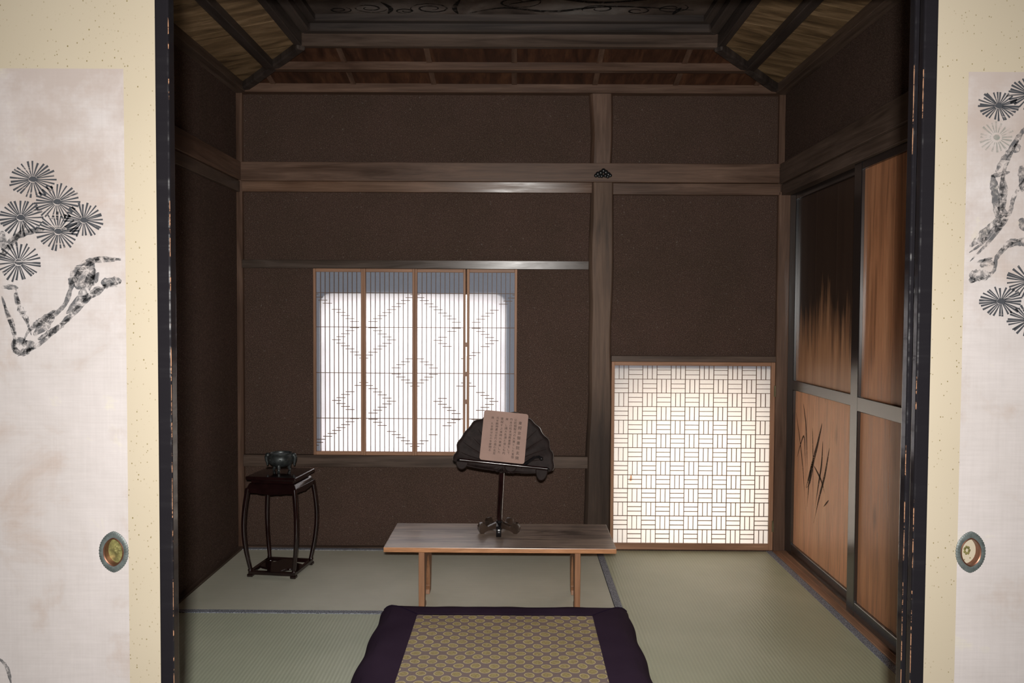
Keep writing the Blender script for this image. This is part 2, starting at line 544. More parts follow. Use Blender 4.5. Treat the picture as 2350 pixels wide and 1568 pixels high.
def fillet(mb, cx, cz, sx, r, y0, y1):
    pts = [(cx, cz)] + [(cx + sx * r - sx * r * sin(t * pi / 16), cz - r + r * cos(t * pi / 16)) for t in range(0, 9)]
    mb.prism(pts, lambda a, b: (a, y0, b), lambda a, b: (a, y1, b))


W0, W1 = .0265, .11
HX0, HX1, HZ0, HZ1 = .381, 1.303, .462, 1.272
DX0, DX1, DZ0, DZ1 = 1.852, 2.618, .022, .905
m = MB()
m.box(-.12, HX0, W0, W1, -.1, 2.62); m.box(HX0, HX1, W0, W1, -.1, HZ0); m.box(HX0, HX1, W0, W1, HZ1, 2.62)
m.box(HX1, DX0, W0, W1, -.1, 2.62); m.box(DX0, DX1, W0, W1, -.1, DZ0); m.box(DX0, DX1, W0, W1, DZ1, 2.62); m.box(DX1, 2.84, W0, W1, -.1, 2.62)
fillet(m, HX0, HZ1, 1, .055, W0, W1); fillet(m, HX1, HZ1, -1, .06, W0, W1)
obj('plaster_panel', m, 'plaster', wb, recalc=False)
# timber of the back wall
bbox('threshold_strip', 'grey_x', wb, 0, 1.715, .0, .032, -.05, .007)
def leaning_rail(name, mat, x0, x1, yb, z0, z1, lean):
    return obj(name, MB().prism([(.034, z0), (yb, z0), (yb - lean, z1), (.034, z1)], lambda y, z: (x0, y, z), lambda y, z: (x1, y, z)), mat, wb, bevel=.0012)


leaning_rail('window_head_rail', 'worn_rail', -.002, 1.713, -.002, 1.397, 1.438, .0022)
bbox('window_sill_rail', 'grey_x', wb, 0, 1.716, -.004, .034, .409, .468)
leaning_rail('lintel_rail', 'worn_lintel', 0, 1.726, .002, 1.7735, 1.826, .0068)
bbox('lintel_rail', 'old_x', wb, 1.829, RX + .012, -.002, .032, 1.7665, 1.822)
bbox('picture_rail', 'old_x', wb, .001, RX + .0, -.024, .031, 1.823, 1.9155, .002)
bbox('corner_post', 'old_z', wb, -.029, .001, .001, .034, 0, 2.27)
bbox('corner_post', 'old_z', wb, RX + .004, RX + .064, -.002, .034, 0, 1.785, .004)
bbox('corner_post', 'old_z', wb, RX + .001, RX + .031, .0, .034, 1.9, 2.27)
bbox('door_head_board', 'grey_x', wb, 1.829, RX + .003, -.001, .034, .943, .972)


# the natural post, slightly waney along both edges
def waney_post(z0, z1, xl, xr, seed, name):
    rnd = random.Random(seed); N = 40; mb = MB(); ring = []
    ph = [rnd.uniform(0, 6) for _ in range(6)]
    for i in range(N + 1):
        z = z0 + (z1 - z0) * i / N
        wl = .0035 * sin(z * 5.0 + ph[0]) + .002 * sin(z * 13 + ph[1]); wr = .0035 * sin(z * 6.0 + ph[2]) + .002 * sin(z * 11 + ph[3])
        L, R = xl(z) + wl, xr(z) + wr
        ring.append([(L - .011, .034, z), (L - .010, .014, z), (L, -.004, z), (L + .006, -.010, z), (R - .006, -.010, z), (R, -.004, z), (R + .006, .014, z), (R + .007, .034, z)])
    vs = [p for r in ring for p in r]; k = 8
    fs = [(i * k + j, i * k + (j + 1) % k, (i + 1) * k + (j + 1) % k, (i + 1) * k + j) for i in range(N) for j in range(k)]
    mb.add(vs, fs + [tuple(range(k)), tuple(range(N * k, N * k + k))])
    return obj(name, mb, 'post' if z0 < 1 else 'old_z', wb, smooth=True)


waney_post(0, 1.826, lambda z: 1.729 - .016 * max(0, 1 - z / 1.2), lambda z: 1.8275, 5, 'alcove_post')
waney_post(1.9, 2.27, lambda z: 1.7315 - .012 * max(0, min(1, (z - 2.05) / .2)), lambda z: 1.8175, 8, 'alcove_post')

# left wall
wl = empty('wall_left', (0, 0, 0), kind='structure', label='dark brown sand-plastered left wall with picture rail', cat='wall')
obj('plaster_panel', B(-.12, -.0285, .11, RY - .02, -.1, 2.62), 'plaster', wl)
bbox('base_strip', 'grey_y', wl, -.0285, 0, 0, RY, -.05, .0065)
bbox('picture_rail', 'old_y', wl, -.03, .0015, -.024, RY, 1.8255, 1.915, .002)
bbox('lintel_rail', 'grey_y', wl, -.03, -.009, -.001, RY, 1.7705, 1.824)
# right wall
wr = empty('wall_right', (0, 0, 0), kind='structure', label='right wall with plaster above dark sliding doors', cat='wall')
obj('plaster_panel', B(RX + .032, RX + .17, .03, RY - .02, 1.80, 2.62), 'plaster', wr)
obj('plaster_panel', B(RX + .022, RX + .17, -1.72, RY - .02, -.1, 1.80), 'plaster', wr)
obj('backing_board', B(RX + .13, RX + .17, .10, -1.74, -.1, 1.80), 'dark_z', wr)
bbox('picture_rail', 'grey_y', wr, RX + .0005, RX + .04, -.024, RY, 1.819, 1.915, .002)
bbox('lintel_rail', 'grey_y', wr, RX + .016, RX + .13, -.003, RY, 1.766, 1.8185)
bbox('door_sill', 'frame_y', wr, RX + .0015, RX + .13, -.002, RY, -.05, .0035)
m = MB()
for gx in (RX + .028, RX + .056): m.box(gx, gx + .004, -.05, -1.7, .0035, .007)
obj('sill_rib', m, 'frame_y', wr)

# ------------------------------------------------------------------ ceiling: cornice, sloped boards, battens, stepped frame, painted centre
ce = empty('ceiling', (0, 0, 0), kind='structure', label='coved timber ceiling with a dark painted centre panel', cat='ceiling')
obj('roof_slab', B(-.12, RX + .17, .11, RY - .1, 2.56, 2.66), 'room', ce)
AF, ZW, SL = .395, 2.290, .2


def P2(side, s, a):
    """s along the wall, a inward"""
    return {'back': (s, -a), 'left': (a, -s), 'right': (RX - a, -s), 'front': (s, RY + a)}[side]


def quadring(name, a0, a1, z0, z1, sides, mats, bevel=.002):
    for side in sides:
        L = RX if side in ('back', 'front') else -RY
        pts = [P2(side, a0, a0), P2(side, L - a0, a0), P2(side, L - a1, a1), P2(side, a1, a1)]
        mb = MB().prism(pts, lambda x, y: (x, y, z0), lambda x, y: (x, y, z1))
        obj(name, mb, mats[0] if side in ('back', 'front') else mats[1], ce, bevel=bevel)


ALL = ('back', 'left', 'right', 'front')
quadring('cornice_board', -.03, .026, 2.2545, 2.301, ALL, ('old_x', 'grey_y'))
for side in ALL:
    L = RX if side in ('back', 'front') else -RY
    AE = AF - .012; hm = lambda s: min(AE, max(0, s), max(0, L - s))
    step = .392 if side in ('back', 'front') else .30
    s0 = .165 if side == 'back' else .08
    cuts = [0.0]; s = s0
    while s < L: cuts.append(s); s += step
    cuts.append(L)
    for s1, s2 in zip(cuts[:-1], cuts[1:]):
        g = .0012
        a, b = s1 + g, s2 - g
        pts = [(a, 0), (b, 0), (b, hm(b))] + [(q, hm(q)) for q in (L - AE, AE) if a < q < b] + [(a, hm(a))]
        zo = random.Random(int(s1 * 97)).uniform(-.0015, .0015)

        def top(s_, a_): x, y = P2(side, s_, a_); return (x, y, ZW + SL * a_ + .012 + zo)

        def bot(s_, a_): x, y = P2(side, s_, a_); return (x, y, ZW + SL * a_ + zo)
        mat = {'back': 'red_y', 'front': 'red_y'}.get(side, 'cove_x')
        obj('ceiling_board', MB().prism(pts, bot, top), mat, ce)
    if side in ('back', 'front'):
        for s in cuts[1:-1]:
            h = hm(s)
            if h < .05: continue
            pts = [(s - .0125, 0), (s + .0125, 0), (s + .0125, h), (s - .0125, h)]
            obj('joint_strip', MB().prism(pts, lambda q, a_: (*P2(side, q, a_), ZW + SL * a_ - .004), lambda q, a_: (*P2(side, q, a_), ZW + SL * a_ + .002)), 'old_y', ce)
# battens half way up each slope
BA = .188
for side in ALL:
    L = RX if side in ('back', 'front') else -RY
    z = ZW + SL * BA
    pts = [P2(side, BA, BA), P2(side, L - BA, BA), P2(side, L - BA - .045, BA + .045), P2(side, BA + .045, BA + .045)]
    obj('batten', MB().prism(pts, lambda x, y: (x, y, z - .026), lambda x, y: (x, y, z + .014)), 'old_x' if side in ('back', 'front') else 'dark_y', ce, bevel=.003)
# hip rafters
for cx_, cy_, dx, dy in ((0, 0, 1, -1), (RX, 0, -1, -1), (0, RY, 1, 1), (RX, RY, -1, 1)):
    w = .021
    nx, ny = -dy * w * .7071, dx * w * .7071
    vs = []
    for a in (0.0, AF + .01):
        x, y = cx_ + dx * a, cy_ + dy * a; z = ZW + SL * a
        for sx_, zz in ((-1, z - .034), (1, z - .034), (1, z + .01), (-1, z + .01)): vs.append((x + sx_ * nx, y + sx_ * ny, zz))
    obj('hip_rafter', MB().add(vs, [(0, 1, 2, 3), (4, 7, 6, 5), (0, 4, 5, 1), (1, 5, 6, 2), (2, 6, 7, 3), (3, 7, 4, 0)]), 'dark_z', ce, bevel=.006)
quadring('frame_board', .372, .405, 2.352, 2.412, ALL, ('grey_x', 'dark_y'), .003)
quadring('frame_board', .403, .448, 2.404, 2.442, ALL, ('dark_x', 'dark_y'), .006)
quadring('frame_board', .446, .482, 2.436, 2.466, ALL, ('dark_x', 'dark_y'), .003)
obj('painted_panel', B(.47, RX - .47, -.47, RY + .47, 2.463, 2.48), 'ceilpaint', ce)
# ink clouds on the ceiling painting
m = MB()


def ribbon(mb, pts, wid, place, close_w=None):
    n = len(pts); L = []; R_ = []
    for i, (x, y) in enumerate(pts):
        x0, y0 = pts[max(0, i - 1)]; x1, y1 = pts[min(n - 1, i + 1)]
        d = sqrt((x1 - x0) ** 2 + (y1 - y0) ** 2) or 1
        w = wid[i] if isinstance(wid, (list, tuple)) else wid(i / (n - 1)) if callable(wid) else wid
        nx, ny = -(y1 - y0) / d * w / 2, (x1 - x0) / d * w / 2
        L.append((x + nx, y + ny)); R_.append((x - nx, y - ny))
    vs = [place(*p) for p in L] + [place(*p) for p in R_]
    mb.add(vs, [(i, i + 1, n + i + 1, n + i) for i in range(n - 1)])


def smooth_pts(pts, k=5):
    out = []
    P = [pts[0]] + list(pts) + [pts[-1]]
    for i in range(1, len(P) - 2):
        for j in range(k):
            t = j / k; a, b, c, d = P[i - 1], P[i], P[i + 1], P[i + 2]
            out.append(tuple(.5 * ((2 * b[q]) + (-a[q] + c[q]) * t + (2 * a[q] - 5 * b[q] + 4 * c[q] - d[q]) * t * t + (-a[q] + 3 * b[q] - 3 * c[q] + d[q]) * t ** 3) for q in (0, 1)))
    return out + [pts[-1]]


rnd = random.Random(3)
for cx_, cy_, r, turns in ((.60, -.53, .035, 1.4), (.73, -.55, .05, 1.6), (.88, -.52, .03, 1.3), (.99, -.55, .06, 1.8), (1.70, -.55, .05, 1.1), (1.86, -.53, .04, 1.3), (2.0, -.56, .05, 1.2), (1.35, -.62, .07, 1.0)):
    pts = [(cx_ + r * (1 - .75 * i / 24) * cos(i / 24 * turns * 2 * pi + cx_ * 9) * 1.5, cy_ + r * (1 - .75 * i / 24) * sin(i / 24 * turns * 2 * pi + cx_ * 9)) for i in range(25)]
    ribbon(m, pts, lambda t: .004 + .006 * sin(t * pi), lambda x, y: (x, y, 2.4622))
for pts in ([(1.15, -.50), (1.3, -.56), (1.5, -.52), (1.75, -.58), (2.1, -.54)], [(1.10, -.49), (1.09, -.56), (1.12, -.65)], [(.80, -.49), (.82, -.55), (.79, -.62)], [(1.32, -.6), (1.5, -.66), (1.7, -.62), (1.95, -.67)], [(2.02, -.49), (2.04, -.57)]):
    ribbon(m, smooth_pts(pts), lambda t: .004 + .018 * sin(t * pi), lambda x, y: (x, y, 2.4620))
obj('ink_clouds', m, 'ink_cloud', ce, recalc=False)

# ------------------------------------------------------------------ anteroom around the camera
obj_a = empty('wall_front', (0, 0, 0), kind='structure', label='partition over the sliding doors, out of the frame', cat='wall')
bbox('door_head', 'lacquer', obj_a, -.03, RX + .03, -2.69, -2.60, 1.771, 1.83)
obj('plaster_panel', B(-2.2, 4.9, -2.67, -2.62, 1.82, 2.66), 'room', obj_a)
obj('plaster_panel', B(-2.2, -.03, -2.67, -2.62, -.06, 1.83), 'room', obj_a)
obj('plaster_panel', B(RX + .03, 4.9, -2.67, -2.62, -.06, 1.83), 'room', obj_a)
bbox('door_sill', 'lacquer', obj_a, -.03, RX + .03, -2.69, -2.60, -.06, .002)
w4 = empty('wall_rear', (0, 0, 0), kind='structure')
for a in ((-2.3, -2.2, -8.6, -2.6, -.1, 2.7), (4.9, 5.0, -8.6, -2.6, -.1, 2.7), (-2.3, 5.0, -8.7, -8.6, -.1, 2.7)): obj('plaster_panel', B(*a), 'room', w4)
c2 = obj('ceiling_anteroom', B(-2.3, 5.0, -8.7, -2.6, 2.66, 2.76), 'room'); prop(c2, kind='structure')
gr = obj('ground', B(-14, 16, .3, 30, -.7, -.6), 'outdoor'); prop(gr, kind='structure')

# ------------------------------------------------------------------ tatami


def mat_(x0, x1, y0, y1, long_axis, rush, label):
    """thing > rush surface (own mesh) + two cloth borders"""
    t = empty('tatami_mat', ((x0 + x1) / 2, (y0 + y1) / 2, -.05), label, 'tatami mat', 'tatami mats of the small room')
    g = .0008
    obj('rush_surface', B(x0 + g, x1 - g, y0 - g, y1 + g, -.05, -.0015), rush, t, bevel=.001)
    bw = .031
    if long_axis == 0: ed = [(x0 + g, x1 - g, y0 - g, y0 - bw), (x0 + g, x1 - g, y1 + bw, y1 + g)]
    elif long_axis == 1: ed = [(x0 + g, x0 + bw, y0 - g, y1 + g), (x1 - bw, x1 - g, y0 - g, y1 + g)]
    for e in ed: obj('cloth_border', B(*e, -.0495, .0008), 'border', t, bevel=.0006)
    return t


mat_(0, 1.76, 0, -.88, 0, 'tatami_x', 'tatami mat under the low desk, laid crosswise against the back wall')
mat_(1.76, RX, 0, -1.76, 1, 'tatami_y', 'greenish tatami mat in front of the bright basket-weave lattice door')
mat_(0, .88, -.88, RY, 1, 'tatami_y_old', 'front left tatami mat beside the purple cushion')
mat_(.88, 1.76, -.88, -1.76, 1, 'tatami_y', 'half tatami mat hidden beneath the purple cushion')
mat_(.88, RX, -1.76, RY, 0, 'tatami_x', 'tatami mat nearest the viewer, running crosswise by the door sill')

# ------------------------------------------------------------------ window_1: four lattice screens
w1 = empty('window_1', (.855, .01, .468), 'wide papered lattice window with a diamond pattern, left of the timber post', 'window', kind='structure')
SZ0, SZ1 = .468, 1.3965
sash_x = [(.349, .5985, .003), (.5985, .8535, .0), (.8535, 1.1055, .003), (1.112, 1.3605, .0)]
bars_z = [1.2765, 1.1065, .8785, .6515]


def zrow(py): return 1.1746 - (py - 721.5 - 2.6) * 4.005 / 1856.4


def rows(mirror):
    """(row y in the photo's frame, gap index) of the short bars of the outer screen"""
    return


outer = [(680, -1), (687, 0), (694, 1), (701, 2), (715, 4), (722, 5), (729, 6), (736, 7), (743, 8), (757, 8), (764, 7), (771, 6), (778, 5), (785, 4), (792.5, 5), (799, 6), (806, 7), (813, 8), (820, 9), (827, 10),
         (883.5, 10), (890.5, 9), (905, 7), (911.6, 6), (919, 5), (925.5, 4), (932.5, 5), (939.5, 6), (946.5, 7), (967.5, 8), (974.7, 7), (981.6, 6), (988.5, 5), (995.3, 4), (1002.3, 3), (1009, 2), (1016, .5), (1023, 0), (1030, -1)]
inner = [(680, 10), (687, 9), (694, 8), (701, 7), (708, 6), (715, 5), (722, 4), (729, 3), (736, 2), (743, 1), (757, 1), (764, 2), (771, 3), (778, 4), (785, 5), (792.5, 4), (799, 3), (806, 2), (813, 1), (820, 0), (827, -1),
         (828, 9), (835, 8), (842, 7), (849, 6), (863.5, 6), (870, 7), (877, 8), (884, 9), (891, 10),
         (883.5, -1), (890.5, 0), (897.5, 1), (905, 2), (912, 3), (919.4, 4), (926.4, 5), (933, 4), (940.3, 3), (947.4, 2), (954.3, 1), (968.5, 1), (975.6, 2), (982.6, 3), (996.7, 5), (1003.8, 6), (1010.7, 7), (1018, 8), (1025, 9), (1031, 10)]
for i, (x0, x1, y0) in enumerate(sash_x):
    sa = empty('sash', ((x0 + x1) / 2, y0 + .01, SZ0)); sa.parent = w1; sa.location -= w1.location
    y1 = y0 + .020
    sw = .0125 if i in (0, 3) else .0118
    bbox('stile', 'frame_z', sa, x0, x0 + sw, y0, y1, SZ0, SZ1)
    bbox('stile', 'frame_z', sa, x1 - sw, x1, y0, y1, SZ0, SZ1)
    bbox('rail', 'frame_x', sa, x0 + sw, x1 - sw, y0 + .002, y1, SZ1 - .0165, SZ1)
    bbox('rail', 'frame_x', sa, x0 + sw, x1 - sw, y0 + .002, y1, SZ0, SZ0 + .0175)
    ix0, ix1 = x0 + sw, x1 - sw; pit = (ix1 - ix0) / 10
    for k in range(1, 10): obj('lattice_bar', B(ix0 + k * pit - .0014, ix0 + k * pit + .0014, y0 + .0075, y0 + .0145, SZ0 + .0175, SZ1 - .0165), 'lat_z', sa)
    for z in bars_z: obj('lattice_bar', B(ix0, ix1, y0 + .0060, y0 + .0143, z - .0014, z + .0014), 'lat_x', sa)
    rr = outer if i in (0, 3) else inner
    if i == 2: rr = [r for r in rr if r[0] not in (771, 806, 813, 820, 897.5, 905, 912, 996.7, 1010.7)]
    if i == 3: rr = [r for r in rr if r[0] not in (806,)]
    for (py, g) in rr:
        gi = g if i in (0, 1) else 9 - g
        c = ix0 + (gi + .5) * pit
        a, b = max(ix0, c - pit * .98), min(ix1, c + pit * .98)
        if b - a < .002: continue
        z = zrow(py)
        obj('lattice_piece', B(a, b, y0 + .0058, y0 + .0142, z - .0014, z + .0014), 'lat_x', sa)
    obj('paper_pane', MB().add([(ix0 - .004, y0 + .0203, SZ0 + .01), (ix1 + .004, y0 + .0203, SZ0 + .01), (ix1 + .004, y0 + .0203, SZ1 - .01), (ix0 - .004, y0 + .0203, SZ1 - .01)], [(0, 1, 2, 3)]), 'paper', sa)
# outside bars of the opening, seen as faint shades on the paper
for z in (1.018, .868, .726): obj('window_bar', B(HX0 - .03, HX1 + .03, .112, .128, z - .012, z + .012), 'old_x', w1)
for x in (.53, .69, 1.04, 1.135): obj('window_bar', B(x - .012, x + .012, .13, .146, HZ0, HZ1 + .02), 'old_z', w1)

# ------------------------------------------------------------------ window_2: hinged lattice door panel
w2 = empty('window_2', (2.235, .01, 0), 'low papered door with basket-weave lattice glowing at right of the post', 'lattice door', kind='structure')
PX0, PX1, PZ0, PZ1 = 1.831, 2.6415, .003, .9425
bbox('stile', 'frame_z', w2, PX0, PX0 + .0155, .0, .024, PZ0, PZ1)
bbox('stile', 'frame_z', w2, PX1 - .020, PX1, .0, .024, PZ0, PZ1)
bbox('rail', 'frame_x', w2, PX0 + .0155, PX1 - .020, .001, .024, PZ1 - .0185, PZ1)
bbox('rail', 'frame_x', w2, PX0 + .0155, PX1 - .020, .001, .024, PZ0, PZ0 + .031)
lx0, lx1, lz0, lz1 = PX0 + .0155, PX1 - .020, PZ0 + .031, PZ1 - .0185
cw, chh = (lx1 - lx0) / 11, (lz1 - lz0) / 13
hb = .0011
for i in range(1, 11): obj('grid_bar', B(lx0 + i * cw - hb, lx0 + i * cw + hb, .0075, .0155, lz0, lz1), 'lat_z', w2)
for j in range(1, 13): obj('grid_bar', B(lx0, lx1, .0070, .0153, lz0 + j * chh - hb, lz0 + j * chh + hb), 'lat_x', w2)
pv = obj('lattice_bar', MB().box(-hb, hb, .0078, .0152, -chh / 2 + hb, chh / 2 - hb), 'lat_z', w2, origin=(0, 0, 0))
ph = obj('lattice_bar', MB().box(-cw / 2 + hb, cw / 2 - hb, .0078, .0152, -hb, hb), 'lat_x', w2, origin=(0, 0, 0))
first = {0: True, 1: True}
for i in range(11):
    for j in range(13):
        cx_, cz_ = lx0 + (i + .5) * cw, lz1 - (j + .5) * chh
        vert = (i + j) % 2 == 0
        for q in (-1, 1):
            src = pv if vert else ph
            loc = Vector((cx_ + q * cw / 6, 0, cz_)) if vert else Vector((cx_, 0, cz_ + q * chh / 6))
            if first[int(vert)]: o = src; first[int(vert)] = False
            else: o = src.copy(); COL.objects.link(o)
            o.parent = w2; o.location = loc - w2.location
obj('paper_pane', MB().add([(lx0 - .004, .0162, lz0 - .004), (lx1 + .004, .0162, lz0 - .004), (lx1 + .004, .0162, lz1 + .004), (lx0 - .004, .0162, lz1 + .004)], [(0, 1, 2, 3)]), 'paper_warm', w2)
for a in ((DX0 - .03, DX0, .109, .34, 0, .94), (DX1, DX1 + .03, .109, .34, 0, .94), (DX0, DX1, .109, .34, DZ1, .94), (DX0, DX1, .109, .34, -.03, DZ0)):
    obj('outer_casing', B(*a), 'frame_y', w2)
obj('paper_patch', MB().add([(1.9265, .0156, .345), (1.9375, .0156, .345), (1.940, .0156, .362), (1.936, .0156, .381), (1.930, .0156, .366)], [(0, 1, 2, 3, 4)]), 'patch', w2)
for z in (.80, .125):
    h = bbox('hinge', 'hinge', w2, PX1 - .006, PX1 + .003, -.0035, .004, z - .028, z + .028, .001)

# ------------------------------------------------------------------ kugikakushi: black nail cover
nc = empty('nail_cover', (1.776, -.024, 1.864), 'small black cast nail cover shaped like clustered blossoms, on the picture rail above the post', 'ornament')
m = MB(); rnd = random.Random(11)
for (dx, dz, r) in ((-.034, -.010, .0095), (-.024, -.002, .012), (-.010, .004, .012), (-.006, -.012, .010), (.003, .014, .0115), (.015, .006, .012), (.012, -.010, .010), (.027, -.004, .012), (.036, -.009, .009), (-.018, -.013, .008), (.024, -.015, .009)):
    m.ball((1.776 + dx, -.027, 1.864 + dz), r, 10, 1, .75, 1)
obj('blossom_cluster', m, 'iron_black', nc, smooth=True)

# ------------------------------------------------------------------ wooden sliding doors on the right


def plank_door(name, x_face, y0, y1, zb, zt, stile, mats, label, nboards, mid=(.815, .862)):
    th = .026
    t = empty(name, (x_face, (y0 + y1) / 2, zb), label, 'sliding door', kind='structure')
    xf, xb = x_face, x_face + th
    L = 'lacquer_plain'
    bbox('stile', L, t, xf, xb, y0, y0 - stile, zb, zt, .002)
    bbox('stile', L, t, xf, xb, y1 + stile, y1, zb, zt, .002)
    bbox('bottom_rail', L, t, xf + .001, xb, y0 - stile, y1 + stile, zb, zb + .055, .002)
    bbox('top_rail', L, t, xf + .001, xb, y0 - stile, y1 + stile, zt - .03, zt, .002)
    bbox('middle_rail', L, t, xf - .001, xb, y0 - stile, y1 + stile, mid[0], mid[1], .002)
    w = (y0 - y1 - 2 * stile) / nboards
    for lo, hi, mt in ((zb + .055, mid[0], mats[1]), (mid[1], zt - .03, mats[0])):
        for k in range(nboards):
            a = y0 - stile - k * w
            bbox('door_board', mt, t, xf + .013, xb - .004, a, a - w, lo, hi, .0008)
    return t


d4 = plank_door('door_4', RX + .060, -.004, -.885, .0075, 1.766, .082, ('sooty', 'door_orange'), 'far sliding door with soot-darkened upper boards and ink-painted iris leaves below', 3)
d5 = plank_door('door_5', RX + .0325, -.824, -1.70, .0075, 1.766, .068, ('doorboard', 'doorboard'), 'nearer plain brown sliding door overlapping the iris-painted one', 3, (.808, .864))
m = MB(); XI = RX + .060 + .0128
iris = [([(-.099, .707), (-.168, .557), (-.211, .427), (-.248, .267)], .009), ([(-.195, .761), (-.237, .651), (-.264, .448)], .010), ([(-.125, .496), (-.167, .562), (-.21, .608), (-.228, .535), (-.249, .403)], .009),
        ([(-.318, .663), (-.329, .552), (-.341, .31)], .008), ([(-.433, .699), (-.379, .591), (-.335, .513), (-.298, .413), (-.258, .374)], .022), ([(-.315, .509), (-.285, .4), (-.269, .288)], .012),
        ([(-.444, .621), (-.435, .521), (-.401, .415), (-.366, .306)], .014), ([(-.52, .604), (-.476, .48), (-.416, .368), (-.353, .234)], .016), ([(-.343, .494), (-.426, .45), (-.48, .397)], .012), ([(-.525, .378), (-.464, .334)], .008), ([(-.335, .52), (-.25, .372)], .016)]
for pts, w in iris: ribbon(m, smooth_pts(pts, 6), (lambda w: lambda t: w * .95 * (.15 + sin(min(1, t * 1.15) * pi) ** .8))(w), lambda y, z: (XI, y, z))
obj('iris_painting', m, 'ink_wood', d4, recalc=False)


# ------------------------------------------------------------------ fusuma
def almond(cx_, cz_, a, b, n, scal=0.0, ns=0):
    out = []
    for k in range(n):
        t = 2 * pi * k / n
        c, s = cos(t), sin(t)
        x = a * (abs(c) ** 1.3) * (1 if c >= 0 else -1); z = b * (abs(s) ** .93) * (1 if s >= 0 else -1)
        q = 1 + (scal * abs(sin(ns * t / 2)) if ns else 0)
        out.append((cx_ + x * q, cz_ + z * q))
    return out


def rect_hole(x0, x1, z0, z1, y, hole, c):
    """front sheet with an almond hole"""
    angs = sorted([(atan2(z - c[1], x - c[0]), (x, z)) for x, z in hole] + [(atan2(z - c[1], x - c[0]), None) for x in (x0, x1) for z in (z0, z1)])
    hp = [p for _, p in angs if p]; inn = []; out = []
    for a, p in angs:
        dx, dz = cos(a), sin(a)
        k = min([(x1 - c[0]) / dx if dx > 1e-9 else 1e9, (x0 - c[0]) / dx if dx < -1e-9 else 1e9, (z1 - c[1]) / dz if dz > 1e-9 else 1e9, (z0 - c[1]) / dz if dz < -1e-9 else 1e9])
        out.append((c[0] + dx * k, c[1] + dz * k))
        if p is None:
            p = min(hp, key=lambda q: abs((atan2(q[1] - c[1], q[0] - c[0]) - a + pi) % (2 * pi) - pi))
        inn.append(p)
    n = len(out)
    mb = MB().add([(x, y, z) for x, z in inn] + [(x, y, z) for x, z in out], [(i, (i + 1) % n, n + (i + 1) % n, n + i) for i in range(n)])
    return mb


def fusuma(name, x0, x1, yf, th, fw_, side, hik, paint_x, label):
    """frame on both stiles; SIDE = the stile at the opening"""
    t = empty(name, ((x0 + x1) / 2, yf + th / 2, .002), label, 'sliding door', kind='structure')
    z0, z1 = .003, 1.770
    bbox('stile', 'lacquer', t, x0, x0 + fw_, yf, yf + th, z0, z1, .003, seg=2)
    bbox('stile', 'lacquer', t, x1 - fw_, x1, yf, yf + th, z0, z1, .003, seg=2)
    bbox('rail', 'lacquer', t, x0 + fw_, x1 - fw_, yf + .001, yf + th - .001, z0, z0 + .025)
    bbox('rail', 'lacquer', t, x0 + fw_, x1 - fw_, yf + .001, yf + th - .001, z1 - .025, z1)
    ix0, ix1 = x0 + fw_, x1 - fw_
    yp = yf + .0035
    if hik:
        hole = almond(hik[0], hik[1], .0165, .0235, 48)
        sh = rect_hole(ix0, ix1, z0 + .025, z1 - .025, yp, hole, hik)
        obj('paper_face', sh, 'cream', t, recalc=False)
        obj('core_board', B(ix0, ix1, yf + .0165, yf + th - .003, z0 + .025, z1 - .025), 'cream', t)
        pz1 = 1.577; pz0 = .12
        px0, px1 = (ix0 + .05, paint_x) if side == 'r' else (paint_x, ix1 - .05)
        hp = [(x, z) for x, z in hole]
        pp = obj('painting', rect_hole(px0, px1, pz0, pz1, yp - .0006, hp, hik) if px0 < hik[0] < px1 else MB().add([(px0, yp - .0006, pz0), (px1, yp - .0006, pz0), (px1, yp - .0006, pz1), (px0, yp - .0006, pz1)], [(0, 1, 2, 3)]), 'painting', t, recalc=False)
        # recessed pull
        hk = empty('door_pull', (hik[0], yp, hik[1])); hk.parent = t; hk.location -= t.location
        N = 48 * 4
        o1 = almond(hik[0], hik[1], .0243, .0342, N, .035, 48); i1 = almond(hik[0], hik[1], .0165, .0235, N)
        md = almond(hik[0], hik[1], .0228, .0325, N); md2 = almond(hik[0], hik[1], .0182, .0255, N)
        mb = MB(); levels = [(o1, yp - .0007), (o1, yp - .0016), (md, yp - .0030), (md2, yp - .0028), (i1, yp - .0022)]
        vs = [(x, y, z) for l, y in levels for x, z in l]
        mb.add(vs, [(k * N + i, k * N + (i + 1) % N, (k + 1) * N + (i + 1) % N, (k + 1) * N + i) for k in range(len(levels) - 1) for i in range(N)])
        obj('plate', mb, 'plate_metal', hk, smooth=True)
        n2 = 48; lv = [(.0175, .0245, -.0026), (.0165, .0235, -.0036), (.0152, .0222, -.0026), (.0150, .0220, .0020)]
        vs = [(x, yp + dy, z) for a, b, dy in lv for x, z in almond(hik[0], hik[1], a, b, n2)]
        obj('rim', MB().add(vs, [(k * n2 + i, k * n2 + (i + 1) % n2, (k + 1) * n2 + (i + 1) % n2, (k + 1) * n2 + i) for k in range(3) for i in range(n2)]), 'copper', hk, smooth=True)
        lv = [(.0150, .0220, .0020), (.0149, .0219, .0105)]
        vs = [(x, yp + dy, z) for a, b, dy in lv for x, z in almond(hik[0], hik[1], a, b, n2)]
        obj('bowl_side', MB().add(vs, [(i, (i + 1) % n2, n2 + (i + 1) % n2, n2 + i) for i in range(n2)]), 'copper', hk, smooth=True)
        mb = MB().add([(x, yp + .0104, z) for x, z in almond(hik[0], hik[1], .0150, .0220, n2)], [tuple(range(n2))])
        for k in range(7):
            a = 2 * pi * k / 7; mb.ball((hik[0] + .004 * cos(a), yp + .0102, hik[1] + .0055 * sin(a)), .0026, 8, 1, .35, 1)
        obj('bowl_back', mb, 'verdigris', hk)
        return t, pp, yp
    obj('paper_face', B(ix0, ix1, yf + .0035, yf + th - .003, z0 + .025, z1 - .025), 'cream', t)
    return t, None, yp


